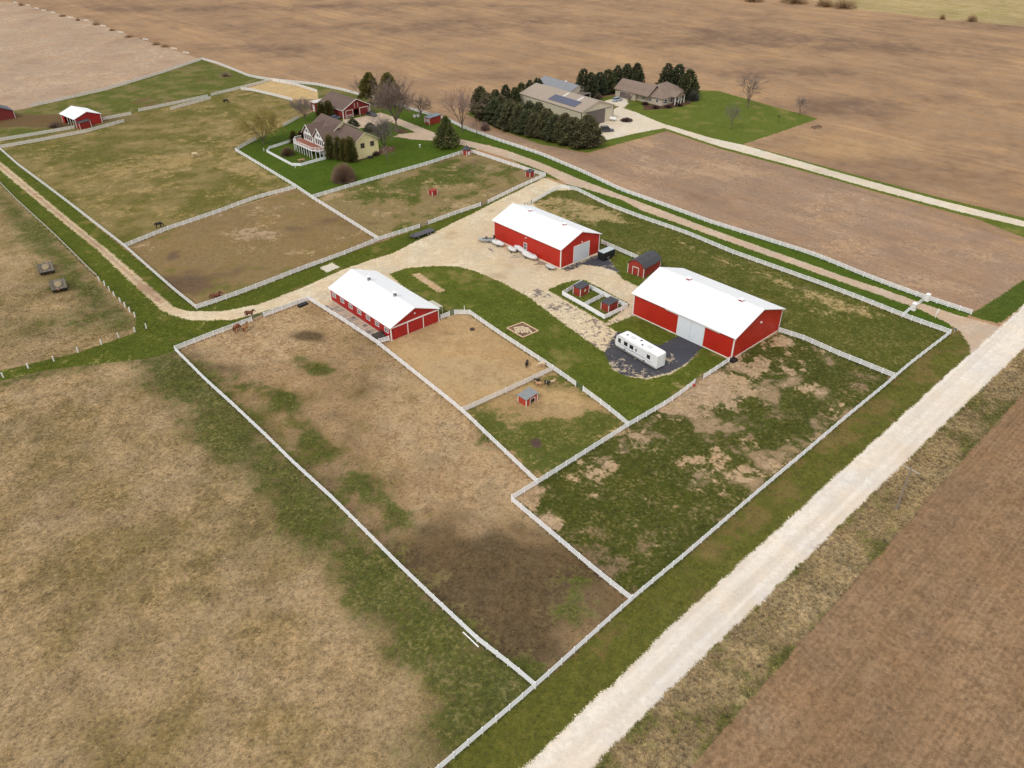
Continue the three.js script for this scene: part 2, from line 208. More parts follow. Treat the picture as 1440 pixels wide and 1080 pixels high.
const fs = (F, x, z) => { let u = (x - GX0) / FC, v = (z - GZ0) / FC; u = u < 0 ? 0 : u > FW - 1.01 ? FW - 1.01 : u; v = v < 0 ? 0 : v > FH - 1.01 ? FH - 1.01 : v; const i = u | 0, j = v | 0, k = j * FW + i, fx = u - i, fy = v - j; return (F[k] * (1 - fx) + F[k + 1] * fx) * (1 - fy) + (F[k + FW] * (1 - fx) + F[k + FW + 1] * fx) * fy; };

// covers: straw, green, soil, pale colours (as seen in the photograph), leanings, grain, edge raggedness
const C = (d, g, s, t, o) => ({ d: alb(...d), g: alb(...g), s: alb(...s), t: alb(...t), gb: 0, sb: -.9, tb: -.7, grain: .22, bump: 1, rows: 0, patch: .6, ...o, l: o.l && alb(...o.l) });
const TAN = [172, 145, 112], GRN = [84, 88, 36], SOIL = [104, 83, 64], PALE = [192, 165, 130], LUSH = [74, 99, 38];
const cover = []; const cov = (n, c) => { cover[ZN[n] ?? 0] = c; };
cov('', C([172, 139, 107], [150, 130, 90], [126, 101, 82], [194, 157, 113], { gb: -2, sb: -.38, tb: -.35, grain: .10, rows: 2, patch: .5, soft: 2.4 }));
cov('farmeadow', C([182, 158, 112], [158, 146, 92], [160, 138, 100], [194, 170, 124], { gb: -.1, sb: -.5, tb: -.3, grain: .12, rows: 2, soft: 2 }));
cov('stubble', C([183, 156, 130], [150, 140, 100], [165, 138, 114], [196, 170, 143], { gb: -2, sb: -.3, tb: -.3, grain: .16 }));
cov('mid', C([166, 137, 112], [130, 120, 80], [146, 119, 99], [186, 154, 122], { gb: -2, sb: -.25, tb: -.35, grain: .16, rows: 3, patch: .4 }));
cov('fieldR', C([150, 120, 90], [130, 115, 75], [138, 109, 81], [165, 136, 104], { gb: -2, sb: -.15, tb: -.2, grain: .26, rows: 1, patch: .3, soft: 1.6, bump: 1.2 }));
cov('hay', C([164, 137, 100], [119, 106, 63], [130, 108, 76], [181, 153, 116], { gb: .02, sb: -1.0, tb: -.15, grain: .27, patch: .6, soft: 3.2, l: [86, 90, 40], bump: 1.6, olive: 1 }));
cov('pastA', C([172, 141, 104], [126, 110, 68], [103, 85, 60], [186, 158, 121], { gb: -.55, sb: -.6, tb: -.25, grain: .27, patch: .7, soft: 2, l: [82, 88, 36], bump: 1.3 }));
cov('pastB', C([182, 150, 108], [120, 110, 60], [120, 95, 70], [190, 160, 118], { gb: -1.3, sb: -1.0, tb: -.3, grain: .12 }));
cov('pastC', C([176, 145, 102], [92, 97, 42], [96, 76, 66], [190, 158, 112], { gb: -.2, sb: -1.0, tb: -.7, grain: .18, patch: .5 }));
cov('pastD', C([168, 141, 108], [80, 84, 33], [132, 110, 84], [196, 165, 132], { gb: .3, sb: -.75, tb: -.72, grain: .26, patch: .95, bump: 1.4 }));
cov('pastE', C([164, 140, 96], [86, 90, 36], [116, 98, 66], [182, 156, 112], { gb: .6, sb: -.8, tb: -.8, grain: .2, patch: .5, soft: 1.4 }));
cov('pastG', C([142, 123, 77], [106, 101, 49], [114, 100, 68], [172, 146, 98], { gb: 0, sb: -.7, tb: -.42, grain: .17, patch: .6, soft: 1.5 }));
cov('pastH', C([142, 118, 80], [112, 108, 56], [110, 89, 68], [182, 154, 122], { gb: -.35, sb: -.5, tb: -.55, grain: .18, patch: .5 }));
cov('pastI', C([144, 124, 84], [88, 94, 40], [118, 97, 72], [176, 150, 112], { gb: -.3, sb: -.55, tb: -.5, grain: .18, patch: .7 }));
cov('pastTop', C([128, 116, 70], [94, 100, 42], [112, 90, 60], [170, 142, 100], { gb: .12, sb: -.6, tb: -1.0, grain: .14, patch: .7 }));
cov('corral', C([198, 168, 120], [150, 140, 90], [150, 125, 90], [212, 182, 132], { gb: -2, sb: -.9, tb: -.2, grain: .08, bump: .5 }));
cov('house', C([104, 106, 42], [76, 95, 26], [92, 88, 46], [150, 140, 84], { gb: .85, sb: -1.6, tb: -1.4, grain: .16, patch: .45 }));
cov('lanegrass', C([124, 112, 56], [84, 93, 29], [104, 92, 58], [160, 146, 92], { gb: .5, sb: -1.2, tb: -1.0, grain: .20, patch: .8 }));
cov('lawn', C([130, 120, 62], [90, 99, 34], [100, 88, 56], [160, 142, 96], { gb: .5, sb: -1.05, tb: -1.05, grain: .22, patch: .85 }));
cov('vergeL', C([124, 107, 60], [97, 98, 41], [104, 90, 56], [172, 150, 108], { gb: .12, sb: -.95, tb: -1.05, grain: .2, patch: .8 }));
cov('vergeR', C([165, 142, 104], [108, 106, 56], [126, 106, 76], [186, 160, 122], { gb: -.30, sb: -.9, tb: -.4, grain: .34, patch: .7, bump: 2, along: 1 }));
cov('wedge', C([116, 118, 56], [78, 92, 32], [100, 92, 50], [150, 140, 84], { gb: .75, sb: -1.5, tb: -1.4, grain: .16 }));
cov('neigh', C([128, 122, 60], [96, 108, 40], [104, 100, 54], [150, 142, 86], { gb: .35, sb: -1.5, tb: -1.3, grain: .14, patch: .6 }));
cov('conc', C([222, 207, 184], [200, 185, 160], [205, 188, 164], [230, 217, 196], { gb: -2, sb: -.5, tb: -.2, grain: .05, bump: .2 }));
cov('road', C([232, 219, 203], [200, 190, 160], [220, 205, 187], [240, 229, 215], { gb: -2, sb: -.35, tb: -.15, grain: .08, bump: .4, rows: 4 }));
cov('yard', C([217, 196, 163], [150, 140, 96], [188, 163, 128], [228, 210, 180], { gb: -1.5, sb: -.45, tb: -.2, grain: .10, bump: .4 }));
cov('drive', C([199, 174, 149], [150, 140, 96], [184, 158, 132], [210, 187, 163], { gb: -2, sb: -.5, tb: -.3, grain: .06, bump: .3 }));
cov('lane', C([207, 183, 148], [120, 116, 66], [160, 132, 104], [210, 186, 150], { gb: -1.2, sb: -.35, tb: -.3, grain: .16, bump: .8 }));
cov('lanemid', C([188, 160, 128], [124, 116, 70], [166, 134, 110], [200, 174, 140], { gb: -.6, sb: -.25, tb: -.6, grain: .2, patch: .8 }));
cov('path', C([219, 199, 166], [170, 150, 110], [122, 108, 106], [228, 211, 182], { gb: -2, sb: -.12, tb: -.2, grain: .14, bump: .5, chips: 1 }));
cov('asphalt', C([84, 83, 88], [120, 110, 90], [74, 73, 79], [206, 186, 156], { gb: -2, sb: 0, tb: -.33, grain: .12, bump: .3, chips: 2 }));
cov('apron', C([92, 90, 92], [120, 110, 90], [80, 78, 82], [205, 184, 150], { gb: -2, sb: 0, tb: -.02, grain: .14, bump: .3, chips: 2 }));
cov('tar', C([80, 79, 85], [120, 110, 90], [72, 71, 78], [150, 138, 122], { gb: -2, sb: -.1, tb: -.9, grain: .12, bump: .3 }));
cov('slab', C([220, 208, 186], [200, 185, 160], [200, 186, 164], [228, 217, 198], { gb: -2, sb: -.6, grain: .04, bump: .1 }));
cov('patch', C([196, 166, 128], [140, 128, 80], [170, 140, 106], [210, 180, 142], { gb: -1.4, sb: -.5, tb: -.3, grain: .18 }));
cov('pit', C([142, 112, 92], [130, 110, 80], [120, 92, 80], [170, 140, 112], { gb: -2, sb: 0, tb: -.4, grain: .2 }));
cov('bed', C([110, 82, 64], [90, 90, 50], [88, 66, 54], [140, 108, 84], { gb: -.9, sb: 0, tb: -.5, grain: .26 }));
const ROADN = (() => { const a = P(735, 1080), b = P(1440, 430), l = Math.hypot(b.x - a.x, b.z - a.z); return [(b.z - a.z) / l, -(b.x - a.x) / l]; })();  // across the road
const UX = -Math.sin(R(137.5)), UZ = Math.cos(R(137.5));            // along the barns
const painted = [], zoneAt = (x, z) => zgrid[Math.min(GH - 1, Math.max(0, (z - GZ0) / GC | 0)) * GW + Math.min(GW - 1, Math.max(0, (x - GX0) / GC | 0))];
function paint(x0, x1, z0, z1, W, H) {
  const col = new Uint8Array(W * H * 4), bmp = new Uint8Array(W * H * 4), cell = (x1 - x0) / W, c = [0, 0, 0];
  const enc = new Uint8Array(4097); for (let i = 0; i <= 4096; i++) { const v = i / 4096; enc[i] = Math.round(255 * (v <= .0031308 ? v * 12.92 : 1.055 * v ** (1 / 2.4) - .055)); }
  for (let j = 0; j < H; j++) for (let i = 0; i < W; i++) {
    const x = x0 + (i + .5) / W * (x1 - x0), z = z0 + (j + .5) / H * (z1 - z0);
    const n3 = vn(x * .9 + 11, z * .9 + 5), n3b = vn(x * .8 - 40, z * .8 + 90), n4 = vn(x * 2.3 - z * .7, z * 2.3 + x * .7), n5 = HT[(i * 7 + j * 131 + (j >> 3) * 977) & 65535];
    const wob = vn(x * .22, z * .22 + 50) * .2;
    let gi = (x + n3 * .1 + wob * .5 + n4 * .12 + n5 * .2 - GX0) / GC | 0, gj = (z + n3b * .1 + wob * .5 - n4 * .12 + HT[(i * 53 + j * 29) & 65535] * .2 - GZ0) / GC | 0;
    gi = gi < 0 ? 0 : gi >= GW ? GW - 1 : gi; gj = gj < 0 ? 0 : gj >= GH ? GH - 1 : gj;
    const id = zgrid[gj * GW + gi], k = cover[id] ?? cover[0];
    const n1 = fbm(x / 23 + 3, z / 23 + 9), n2 = fbm(x / 5.2 - 7, z / 5.2 + 1), m1 = fbm(x / 15 - 60, z / 15 + 33), m2 = fbm(x / 3.4 + 21, z / 3.4 - 90);
    const fine = n3 * .30 + n4 * .45 + n5 * .25;
    const big = n1 * .7 + n2 * 1.25 + n3b * .25;
    const w = k.soft ?? 1, fg = fs(FG, x, z);
    let g = sst(-.2 * w, .2 * w, k.gb + fg + k.patch * big + fine * .5), lush = k.l ? sst(.3, .95, fg + (n2 * .5 + m2 * .45 + n3b * .25 + fine * .6) * Math.min(1, .2 + Math.max(0, fg) * 1.7)) * .95 : 0;
    if (k.grain > .13) { const fl = 1 - .3 * sst(.0, .8, vn(x * 3.3 + 70, z * 3.3 - 20) * .6 + n4 * .4 + m2 * .45 + n5 * .25); g *= fl; lush *= fl; }
    let s = sst(-.3 * w, .3 * w, k.sb + fs(FS, x, z) + k.patch * (m1 * .9 + m2 * .9) + fine * .3);
    let t = sst(-.26 * w, .26 * w, k.tb + fs(FT, x, z) + k.patch * (m2 * .9 - m1 * .7 + n3b * .5) + fine * .55);
    s *= 1 - .8 * lush;
    const sp = vn(x * 2.9 + z * .9 + 9, z * 2.9 - x * .9), sq = sp > .35 ? (sp - .35) * 2.0 : 0;
    let gr = 1 + k.grain * (n3 * .35 + n4 * .75 + n5 * 1.0 + m2 * .5 - sq * .6);
    if (k.rows === 1 || k.along) { const a = x * ROADN[0] + z * ROADN[1], b = -x * ROADN[1] + z * ROADN[0]; gr *= 1 + (k.rows ? .07 : .04) * vn(a * 1.35, b * .06) + (k.rows ? .05 : .03) * vn(a * .3 + 7, b * .012) + (k.rows ? .085 * Math.sin(a * 8.2 + n2 * 1.5) * (.6 + .4 * vn(a * .4, b * .05)) : 0); t *= .6 + .5 * vn(a * .5, b * .05); }
    else if (k.rows === 2 || k.rows === 3) { const a = x * UZ - z * UX, b = x * UX + z * UZ, st = vn(a * .32 + n1 * 2, b * .012) * .6 + vn(a * .09 + n1, b * .006 + 9) * .6; gr *= 1 + .10 * st + .05 * vn(a * 1.1, b * .03); if (k.rows === 3) gr *= 1 + .05 * vn(a * 2.2 + 3, b * .05); t = Math.min(1, Math.max(0, t + .35 * st)); }
    else if (k.rows === 4) { const a = x * ROADN[0] + z * ROADN[1], b = -x * ROADN[1] + z * ROADN[0]; const st = vn(a * 1.25 + 3, b * .012) * .8 + vn(a * 2.6, b * .05) * .3; t = Math.min(1, Math.max(0, t * .7 + st * .9)); s = Math.min(1, Math.max(0, s - st * .6)); }
    if (k.chips) { const e = vn(x * 3.1 + 2, z * 3.1) * .6 + vn(x * 1.3, z * 1.3 - 8) * .55 + vn(x * .3, z * .3 - 3) * .6 + n4 * .3 + n5 * .2; if (k.chips === 1) { s = sst(.1, .36, e) * .9; t *= 1 - s; } else { t = sst(-.1, .2, e - .42 + (k.tb + .33)) * .8; s *= 1 - t; } }
    if (k.olive) { g *= .8; const b2 = -x * ROADN[1] + z * ROADN[0], a2 = x * ROADN[0] + z * ROADN[1]; gr *= 1 + .05 * vn(a2 * .9, b2 * .09) + .05 * vn(b2 * .12 + 4, a2 * .03); }
    for (let q = 0; q < 3; q++) {
      let v = k.d[q]; v += (k.g[q] - v) * g; v += (k.t[q] - v) * t * (k.chips ? 1 : .8); v += (k.s[q] - v) * s; if (lush) v += (k.l[q] - v) * lush;
      c[q] = v * gr;
    }
    const hue = n2 * .05 + n5 * .03; c[0] *= 1 + hue; c[2] *= 1 - hue * 1.5;
    const o = (j * W + i) * 4;
    for (let q = 0; q < 3; q++) col[o + q] = enc[Math.max(0, Math.min(4096, c[q] * 4096 | 0))];
    col[o + 3] = 255;
    const hgt = 128 + k.bump * 38 * (n3 * .5 + n4 * .5 + n5 * .35 + (k.rows === 1 ? .3 * Math.sin((x * ROADN[0] + z * ROADN[1]) * 8.2) : 0));
    bmp[o] = bmp[o + 1] = bmp[o + 2] = hgt < 0 ? 0 : hgt > 255 ? 255 : hgt; bmp[o + 3] = 255;
  }
  const mk = (a, srgb) => { const t = new THREE.DataTexture(a, W, H); t.magFilter = t.minFilter = THREE.LinearFilter; if (srgb) t.colorSpace = THREE.SRGBColorSpace; t.needsUpdate = true; return t; };
  painted.push([x0, x1, z0, z1, W, H, col]);
  return new THREE.MeshPhysicalMaterial({ roughness: 1, map: mk(col, true), bumpMap: mk(bmp), bumpScale: .16, specularIntensity: .15 });
}
const TILES = [[-130, 0, -150, -30, 1536, 1418], [0, 130, -150, -30, 1536, 1418], [-240, 0, -345, -150, 1344, 1092], [0, 240, -345, -150, 1344, 1092], [-480, 480, -760, -345, 2048, 1024]];
const tileMats = TILES.map((t) => paint(...t));
const outerMat = new THREE.MeshStandardMaterial({ roughness: 1 }); outerMat.color.setRGB(...alb(168, 138, 106));
function clip(poly, axis, lim, sign) { const out = []; for (let i = 0; i < poly.length; i++) { const a = poly[i], b = poly[(i + 1) % poly.length], da = (a[axis] - lim) * sign, db = (b[axis] - lim) * sign; if (da >= 0) out.push(a); if (da * db < 0) { const t = da / (da - db); out.push([a[0] + (b[0] - a[0]) * t, a[1] + (b[1] - a[1]) * t]); } } return out; }
function sheet(name, poly, y, label) {
  const pos = [], uv = [], groups = [], mats = [];
  TILES.forEach(([x0, x1, z0, z1], ti) => {
    let q = clip(poly, 0, x0, 1); q = clip(q, 0, x1, -1); q = clip(q, 1, z0, 1); q = clip(q, 1, z1, -1); if (q.length < 3) return;
    const v = q.map(([x, z]) => new THREE.Vector2(x, z)), tri = THREE.ShapeUtils.triangulateShape(v, []), start = pos.length / 3;
    for (const f of tri) { let [a, b, c] = f.map((i) => v[i]); if ((b.x - a.x) * (c.y - a.y) - (b.y - a.y) * (c.x - a.x) > 0) [b, c] = [c, b]; for (const w of [a, b, c]) { pos.push(w.x, y, w.y); uv.push((w.x - x0) / (x1 - x0), (w.y - z0) / (z1 - z0)); } }
    groups.push([start, pos.length / 3 - start, mats.length]); mats.push(tileMats[ti]);
  });
  const g = new THREE.BufferGeometry(); g.setAttribute('position', new THREE.Float32BufferAttribute(pos, 3)); g.setAttribute('uv', new THREE.Float32BufferAttribute(uv, 2)); g.computeVertexNormals();
  for (const a of groups) g.addGroup(...a);
  const m = new THREE.Mesh(g, mats); m.name = numbered(name); m.receiveShadow = true; scene.add(m); return tag(m, label, undefined, undefined, 'structure');
}
{
  const pos = [], uv = [], g = new THREE.BufferGeometry(); let n = 0;
  const quad = (x0, x1, z0, z1, m, y) => { for (const [u, v] of [[0, 0], [0, 1], [1, 1], [0, 0], [1, 1], [1, 0]]) { pos.push(x0 + (x1 - x0) * u, y, z0 + (z1 - z0) * v); uv.push(u, v); } g.addGroup(n, 6, m); n += 6; };
  TILES.forEach(([x0, x1, z0, z1], i) => quad(x0, x1, z0, z1, i, 0));
  const F = 5000; quad(-F, F, -F, -760, 5, 0); quad(-F, F, -30, F, 5, 0); quad(-F, -480, -760, -345, 5, 0); quad(480, F, -760, -345, 5, 0); quad(-F, -240, -345, -150, 5, 0); quad(240, F, -345, -150, 5, 0); quad(-F, -130, -150, -30, 5, 0); quad(130, F, -150, -30, 5, 0);
  g.setAttribute('position', new THREE.Float32BufferAttribute(pos, 3)); g.setAttribute('uv', new THREE.Float32BufferAttribute(uv, 2)); g.computeVertexNormals();
  const m = new THREE.Mesh(g, [...tileMats, outerMat]); m.name = 'ground'; m.receiveShadow = true; scene.add(m); tag(m, 'patchy grass and bare earth of the pastures and far fields', undefined, undefined, 'structure');
}
sheet('stubble_field', Zt.stubble, .004, 'pale stubble field beyond the top pasture fence');
sheet('tilled_field', Zt.mid, .004, 'bare field between the white fenced drive and the pale neighbouring drive');
sheet('tilled_field', Zt.fieldR, .004, 'brown tilled field across the gravel road');
sheet('meadow', Zt.hay, .004, 'dry straw coloured meadow outside the paddock fence');
sheet('lawn', Zt.lawn, .004, 'green lawn between the barns');
sheet('gravel_road', Zt.road, .008, 'pale gravel road running past the paddocks');
sheet('gravel_yard', Zt.yard, .008, 'tan gravel yard around the barns');
sheet('driveway', Zt.drive, .012, 'tan driveway between the two white fences');
sheet('driveway', Zt.neighdrive, .008, 'pale neighbouring driveway and court by the tan shed');
sheet('track', Zt.lane, .014, 'two wheel dirt track along the pasture');
sheet('path', Zt.path, .014, 'broken pale slab path beside the small pens');
sheet('parking_pad', Zt.asphalt, .016, 'dark worn asphalt pad under the motorhome');
sheet('parking_pad', Zt.apron, .016, 'dark worn asphalt apron in front of the barn with the roller door');

// ---------------------------------------------------------------- materials
function stripeTex(w, f) { const d = new Uint8Array(w * 4 * 4); for (let y = 0; y < 4; y++) for (let i = 0; i < w; i++) { const v = Math.round(255 * f(i / w)), o = (y * w + i) * 4; d[o] = d[o + 1] = d[o + 2] = v; d[o + 3] = 255; } const t = new THREE.DataTexture(d, w, 4); t.wrapS = t.wrapT = THREE.RepeatWrapping; t.magFilter = THREE.LinearFilter; t.needsUpdate = true; return t; }
const ribs = stripeTex(64, (u) => { const k = Math.abs(u - .5); return k < .06 ? 1 : k < .12 ? 1 - (k - .06) / .06 : 0; }); ribs.repeat.set(1 / .3, 1);
const laps = (() => { const d = new Uint8Array(4 * 64 * 4); for (let y = 0; y < 64; y++) for (let x = 0; x < 4; x++) { const o = (y * 4 + x) * 4; d[o] = d[o + 1] = d[o + 2] = 255 - y * 3.6; d[o + 3] = 255; } const t = new THREE.DataTexture(d, 4, 64); t.wrapS = t.wrapT = THREE.RepeatWrapping; t.magFilter = THREE.LinearFilter; t.repeat.set(1, 1 / .2); t.needsUpdate = true; return t; })();
function mottle(base, var_, size, cells) { // flat print of weathered tone, tiled every `size` metres
  const n = 128, d = new Uint8Array(n * n * 4);
  for (let j = 0; j < n; j++) for (let i = 0; i < n; i++) {
    const per = (f, s) => { const X = i / n * f, Y = j / n * f, w = (a) => ((a % f) + f) % f; const xi = Math.floor(X), yi = Math.floor(Y), fx = X - xi, fy = Y - yi, q = (a, b) => HT[((w(a) * 37 + w(b) * 101 + s * 811) & 65535)]; return (q(xi, yi) * (1 - fx) + q(xi + 1, yi) * fx) * (1 - fy) + (q(xi, yi + 1) * (1 - fx) + q(xi + 1, yi + 1) * fx) * fy; };
    const v = 1 + var_ * (per(cells, 1) * .6 + per(cells * 4, 2) * .5 + per(cells * 16, 3) * .4), o = (j * n + i) * 4;
    for (let c = 0; c < 3; c++) { const l = base[c] * v; d[o + c] = Math.max(0, Math.min(255, 255 * (l <= .0031308 ? l * 12.92 : 1.055 * l ** (1 / 2.4) - .055))); } d[o + 3] = 255;
  }
  const t = new THREE.DataTexture(d, n, n); t.wrapS = t.wrapT = THREE.RepeatWrapping; t.repeat.set(1 / size, 1 / size); t.magFilter = THREE.LinearFilter; t.colorSpace = THREE.SRGBColorSpace; t.needsUpdate = true; return t;
}
const T = (rgb, v, size, cells, rough, o = {}) => new THREE.MeshStandardMaterial({ map: mottle(rgb, v, size, cells), roughness: rough, ...o });
const mRed = T(alb(196, 40, 22), .10, 9, 4, .5, { bumpMap: ribs, bumpScale: .02 });
const mRedBarn = T(alb(178, 30, 24), .12, 6, 4, .6, { bumpMap: ribs, bumpScale: .015 });
const mRedWood = T(alb(164, 56, 38), .16, 3, 4, .8, { bumpMap: ribs, bumpScale: .012 });
const mRoof = T([.84, .845, .85], .03, 14, 3, .45, { bumpMap: ribs, bumpScale: .025 });
const mWhite = M(252, 250, 246, .6), mTrim = M(250, 245, 236, .6), mDoorW = M(222, 228, 232, .5);
const mVinyl = new THREE.MeshStandardMaterial({ color: new THREE.Color().setRGB(.9, .9, .9), roughness: .45 }), mVinylB = M(250, 247, 242, .5), mVinylC = M(244, 238, 228, .65), mOldWood = M(206, 196, 182, .85);
const mDark = M(34, 34, 38, .6), mGlass = new THREE.MeshStandardMaterial({ color: new THREE.Color().setRGB(.02, .022, .026), roughness: .08 });
const mBlack = M(30, 31, 34, .5), mTyre = M(38, 37, 37, .9), mRim = M(175, 176, 178, .35, { metalness: .6 }), mSteel = M(150, 152, 152, .45, { metalness: .5 }), mGate = M(146, 142, 138, .6);
const mShingleB = T(alb(112, 92, 82), .22, 4, 8, .95), mShingleD = T(alb(78, 78, 82), .22, 3, 8, .95), mShingleT = T(alb(142, 122, 108), .2, 4, 8, .95);
const mYellow = T(alb(246, 229, 172), .06, 6, 4, .75, { bumpMap: laps, bumpScale: .02 }), mCream = T(alb(216, 204, 180), .06, 6, 4, .75, { bumpMap: ribs, bumpScale: .015 }), mTanRoof = T(alb(172, 154, 136), .05, 14, 4, .6, { bumpMap: ribs, bumpScale: .02 });
const mSiding = T(alb(206, 192, 170), .07, 5, 4, .8, { bumpMap: laps, bumpScale: .02 }), mGreyRoof = T(alb(140, 142, 146), .06, 10, 4, .6, { bumpMap: ribs, bumpScale: .02 });
const mWood = T(alb(178, 140, 100), .2, 2, 8, .9), mDeck = T(alb(160, 98, 78), .16, 2, 8, .85), mPlank = M(214, 190, 156, .85), mLog = M(176, 140, 104, .9), mPole = M(120, 106, 96, .9);
const mSolar = new THREE.MeshStandardMaterial({ color: new THREE.Color().setRGB(.05, .06, .11), roughness: .2 });
const mDoorGrey = M(112, 100, 96, .7);

// ---------------------------------------------------------------- buildings: local x runs along the ridge, z across, from the near corner
const yaw = (ang) => R(270 - ang);
function prismX(zy, x0, x1) { return prism(zy.map(([z, y]) => [-z, y]), x1 - x0).rotateY(Math.PI / 2).translate(x0, 0, 0); }
function prismZ(xy, z0, z1) { return prism(xy, z1 - z0).translate(0, 0, z0); }
function shell(zy, len, open, t = .15) { // thin walls with a doorway [from, to, height] in the gable at x = 0
  const [a, b, h] = open, n = zy.length, wid = zy[1][0], front = [[0, 0], [a, 0], [a, h], [b, h], [b, 0], ...zy.slice(1)];
  return join([prismX(front, 0, t), prismX(zy, len - t, len), span(t, len - t, 0, zy[n - 1][1] - .03, 0, t), span(t, len - t, 0, zy[2][1] - .03, wid - t, wid)]);
}
function gable(g, { len, wid, eave, ridge, at = .5, x0 = 0, z0 = 0, ov = .45, th = .16, wall, roof, base = 0, open }) {
  const m = wid * at;
  if (open) part('wall', boxUV(shell([[0, 0], [wid, 0], [wid, eave], [m, ridge], [0, eave]], len, open)), wall, g);
  else part('wall', boxUV(prismX([[z0, base], [z0 + wid, base], [z0 + wid, eave], [z0 + m, ridge], [z0, eave]], x0, x0 + len)), wall, g);
  const sl = (ridge - eave) / m, sr = (ridge - eave) / (wid - m), e = .012;
  return part('roof', boxUV(prismX([[z0 - ov, eave - sl * ov + e], [z0 + m, ridge + e], [z0 + wid + ov, eave - sr * ov + e], [z0 + wid + ov, eave - sr * ov + th], [z0 + m, ridge + th + .02], [z0 - ov, eave - sl * ov + th]], x0 - ov, x0 + len + ov)), roof, g);
}
function trimBox(g, name, x0, x1, y0, y1, z0, z1, mat = mTrim) { return part(name, span(x0, x1, y0, y1, z0, z1), mat, g); }
function corners(g, len, wid, eave, w = .22, mat = mTrim) { for (const [x, z] of [[0, 0], [len, 0], [0, wid], [len, wid]]) part('corner_trim', span(-w / 2, w / 2, 0, eave - .12, -w / 2, w / 2), mat, g, x + (x ? -.07 : .07), 0, z + (z ? -.07 : .07)); }
function ridgeVent(g, roof, x, y, z, s = 1, white) {
  const v = part('ridge_vent', box(.9 * s, .42 * s, .9 * s, 0, .15 * s, 0), white ? mWhite : mRedBarn, roof, x, y, z);
  part('vent_cap', new THREE.CylinderGeometry(.12 * s, .85 * s, .4 * s, 4).rotateY(Math.PI / 4).translate(0, .56 * s, 0), mRoof, v); return v;
}
function faceWindow(g, axis, a, y, w, h, off, mat = mWhite, cross = true) { // on the long wall (axis z) or gable (axis x), facing outwards to minus
  const W = new THREE.Group(); W.name = 'window'; g.add(W); const t = .14;
  const rect = (u0, u1, v0, v1, d0, d1) => axis === 'z' ? span(a + u0, a + u1, y + v0, y + v1, off - d1, off - d0) : span(off - d1, off - d0, y + v0, y + v1, a + u0, a + u1);
  part('pane', rect(-w / 2, w / 2, -h / 2, h / 2, -.02, .02), mGlass, W);
  part('frame', join([rect(-w / 2 - t, w / 2 + t, h / 2, h / 2 + t, -.01, .07), rect(-w / 2 - t, w / 2 + t, -h / 2 - t, -h / 2, -.01, .07), rect(-w / 2 - t, -w / 2, -h / 2, h / 2, -.01, .07), rect(w / 2, w / 2 + t, -h / 2, h / 2, -.01, .07)]), mat, W);
  if (cross) { part('muntin', rect(-.035, .035, -h / 2, h / 2, .022, .05), mat, W); part('muntin', rect(-w / 2, w / 2, -.035, .035, .02, .046), mat, W); }
  return W;
}
// the big machine barn
{
  const g = thing('machine_barn', 'big red metal barn with white roof and wide white sliding door beside the motorhome', 'barn', { x: 47.01, z: -142.87 }, yaw(137.3)), len = 27.43, wid = 18.6, e = 5.6, r = 8.9;
  const roof = gable(g, { len, wid, eave: e, ridge: r, wall: mRed, roof: mRoof, ov: .5 }); corners(g, len, wid, e, .24);
  trimBox(g, 'base_trim', .2, 7.4, .0, .22, -.05, .05); trimBox(g, 'base_trim', 14.6, len - .2, 0, .22, -.05, .05); trimBox(g, 'base_trim', -.05, .05, 0, .22, .2, wid - .2);
  const d = new THREE.Group(); d.name = 'sliding_door'; g.add(d);
  for (let k = 0; k < 2; k++) part('door_leaf', boxUV(span(7.6 + k * 3.45, 11.02 + k * 3.45, .05, 5.0, -.14, -.04)), T([.74, .78, .81], .03, 4, 3, .5, { bumpMap: ribs, bumpScale: .02 }), d);
  part('door_edge', span(7.44, 7.58, .05, 5.05, -.17, -.03), mTrim, d); part('door_edge', span(14.47, 14.61, .05, 5.05, -.17, -.03), mTrim, d);
  trimBox(g, 'door_track', 3.6, 18.2, 5.06, 5.3, -.26, -.02);
  for (const x of [5.3, 19.4]) ridgeVent(g, roof, x, r + .05, wid / 2, 1.05);
  part('yard_lamp', box(.3, .3, .4, -.14, 0, 0), mWhite, g, 0, 5.6, wid * .52);
  trimBox(g, 'fascia', -.52, -.46, e - .4, e - .18, -.5, -.3);
}
// the barn with the roller door
{
  const g = thing('storage_barn', 'red metal barn with white roof and white roller door in its gable', 'barn', { x: 12.66, z: -187.6 }, yaw(137.7)), len = 26.27, wid = 14.77, e = 5.55, r = 8.25;
  const roof = gable(g, { len, wid, eave: e, ridge: r, wall: mRed, roof: mRoof, ov: .45 }); corners(g, len, wid, e, .24);
  trimBox(g, 'base_trim', .2, len - .2, 0, .2, -.05, .05); trimBox(g, 'base_trim', -.05, .05, 0, .2, .2, 4.7); trimBox(g, 'base_trim', -.05, .05, 0, .2, 10.8, wid - .2);
  const d = new THREE.Group(); d.name = 'roller_door'; g.add(d);
  for (let k = 0; k < 6; k++) part('door_panel', span(-.09, .02, .03 + k * .76, .03 + k * .76 + .74, 4.95, 10.55), mDoorW, d);
  part('door_frame', join([span(-.13, .02, 0, 4.75, 4.72, 4.93), span(-.13, .02, 0, 4.75, 10.57, 10.78), span(-.13, .02, 4.62, 4.82, 4.72, 10.78)]), mTrim, d);
  for (const x of [6.2, 19.4]) ridgeVent(g, roof, x, r + .05, wid / 2, .95);
  faceWindow(g, 'z', 13.4, 1.95, 1.0, 1.7, -.001); part('wall_lamp', box(.28, .28, .3, 0, 0, -.13), mWhite, g, 13.1, 4.5, 0); part('wall_lamp', box(.3, .26, .28, -.13, 0, 0), mWhite, g, 0, 5.3, 7.75);
}
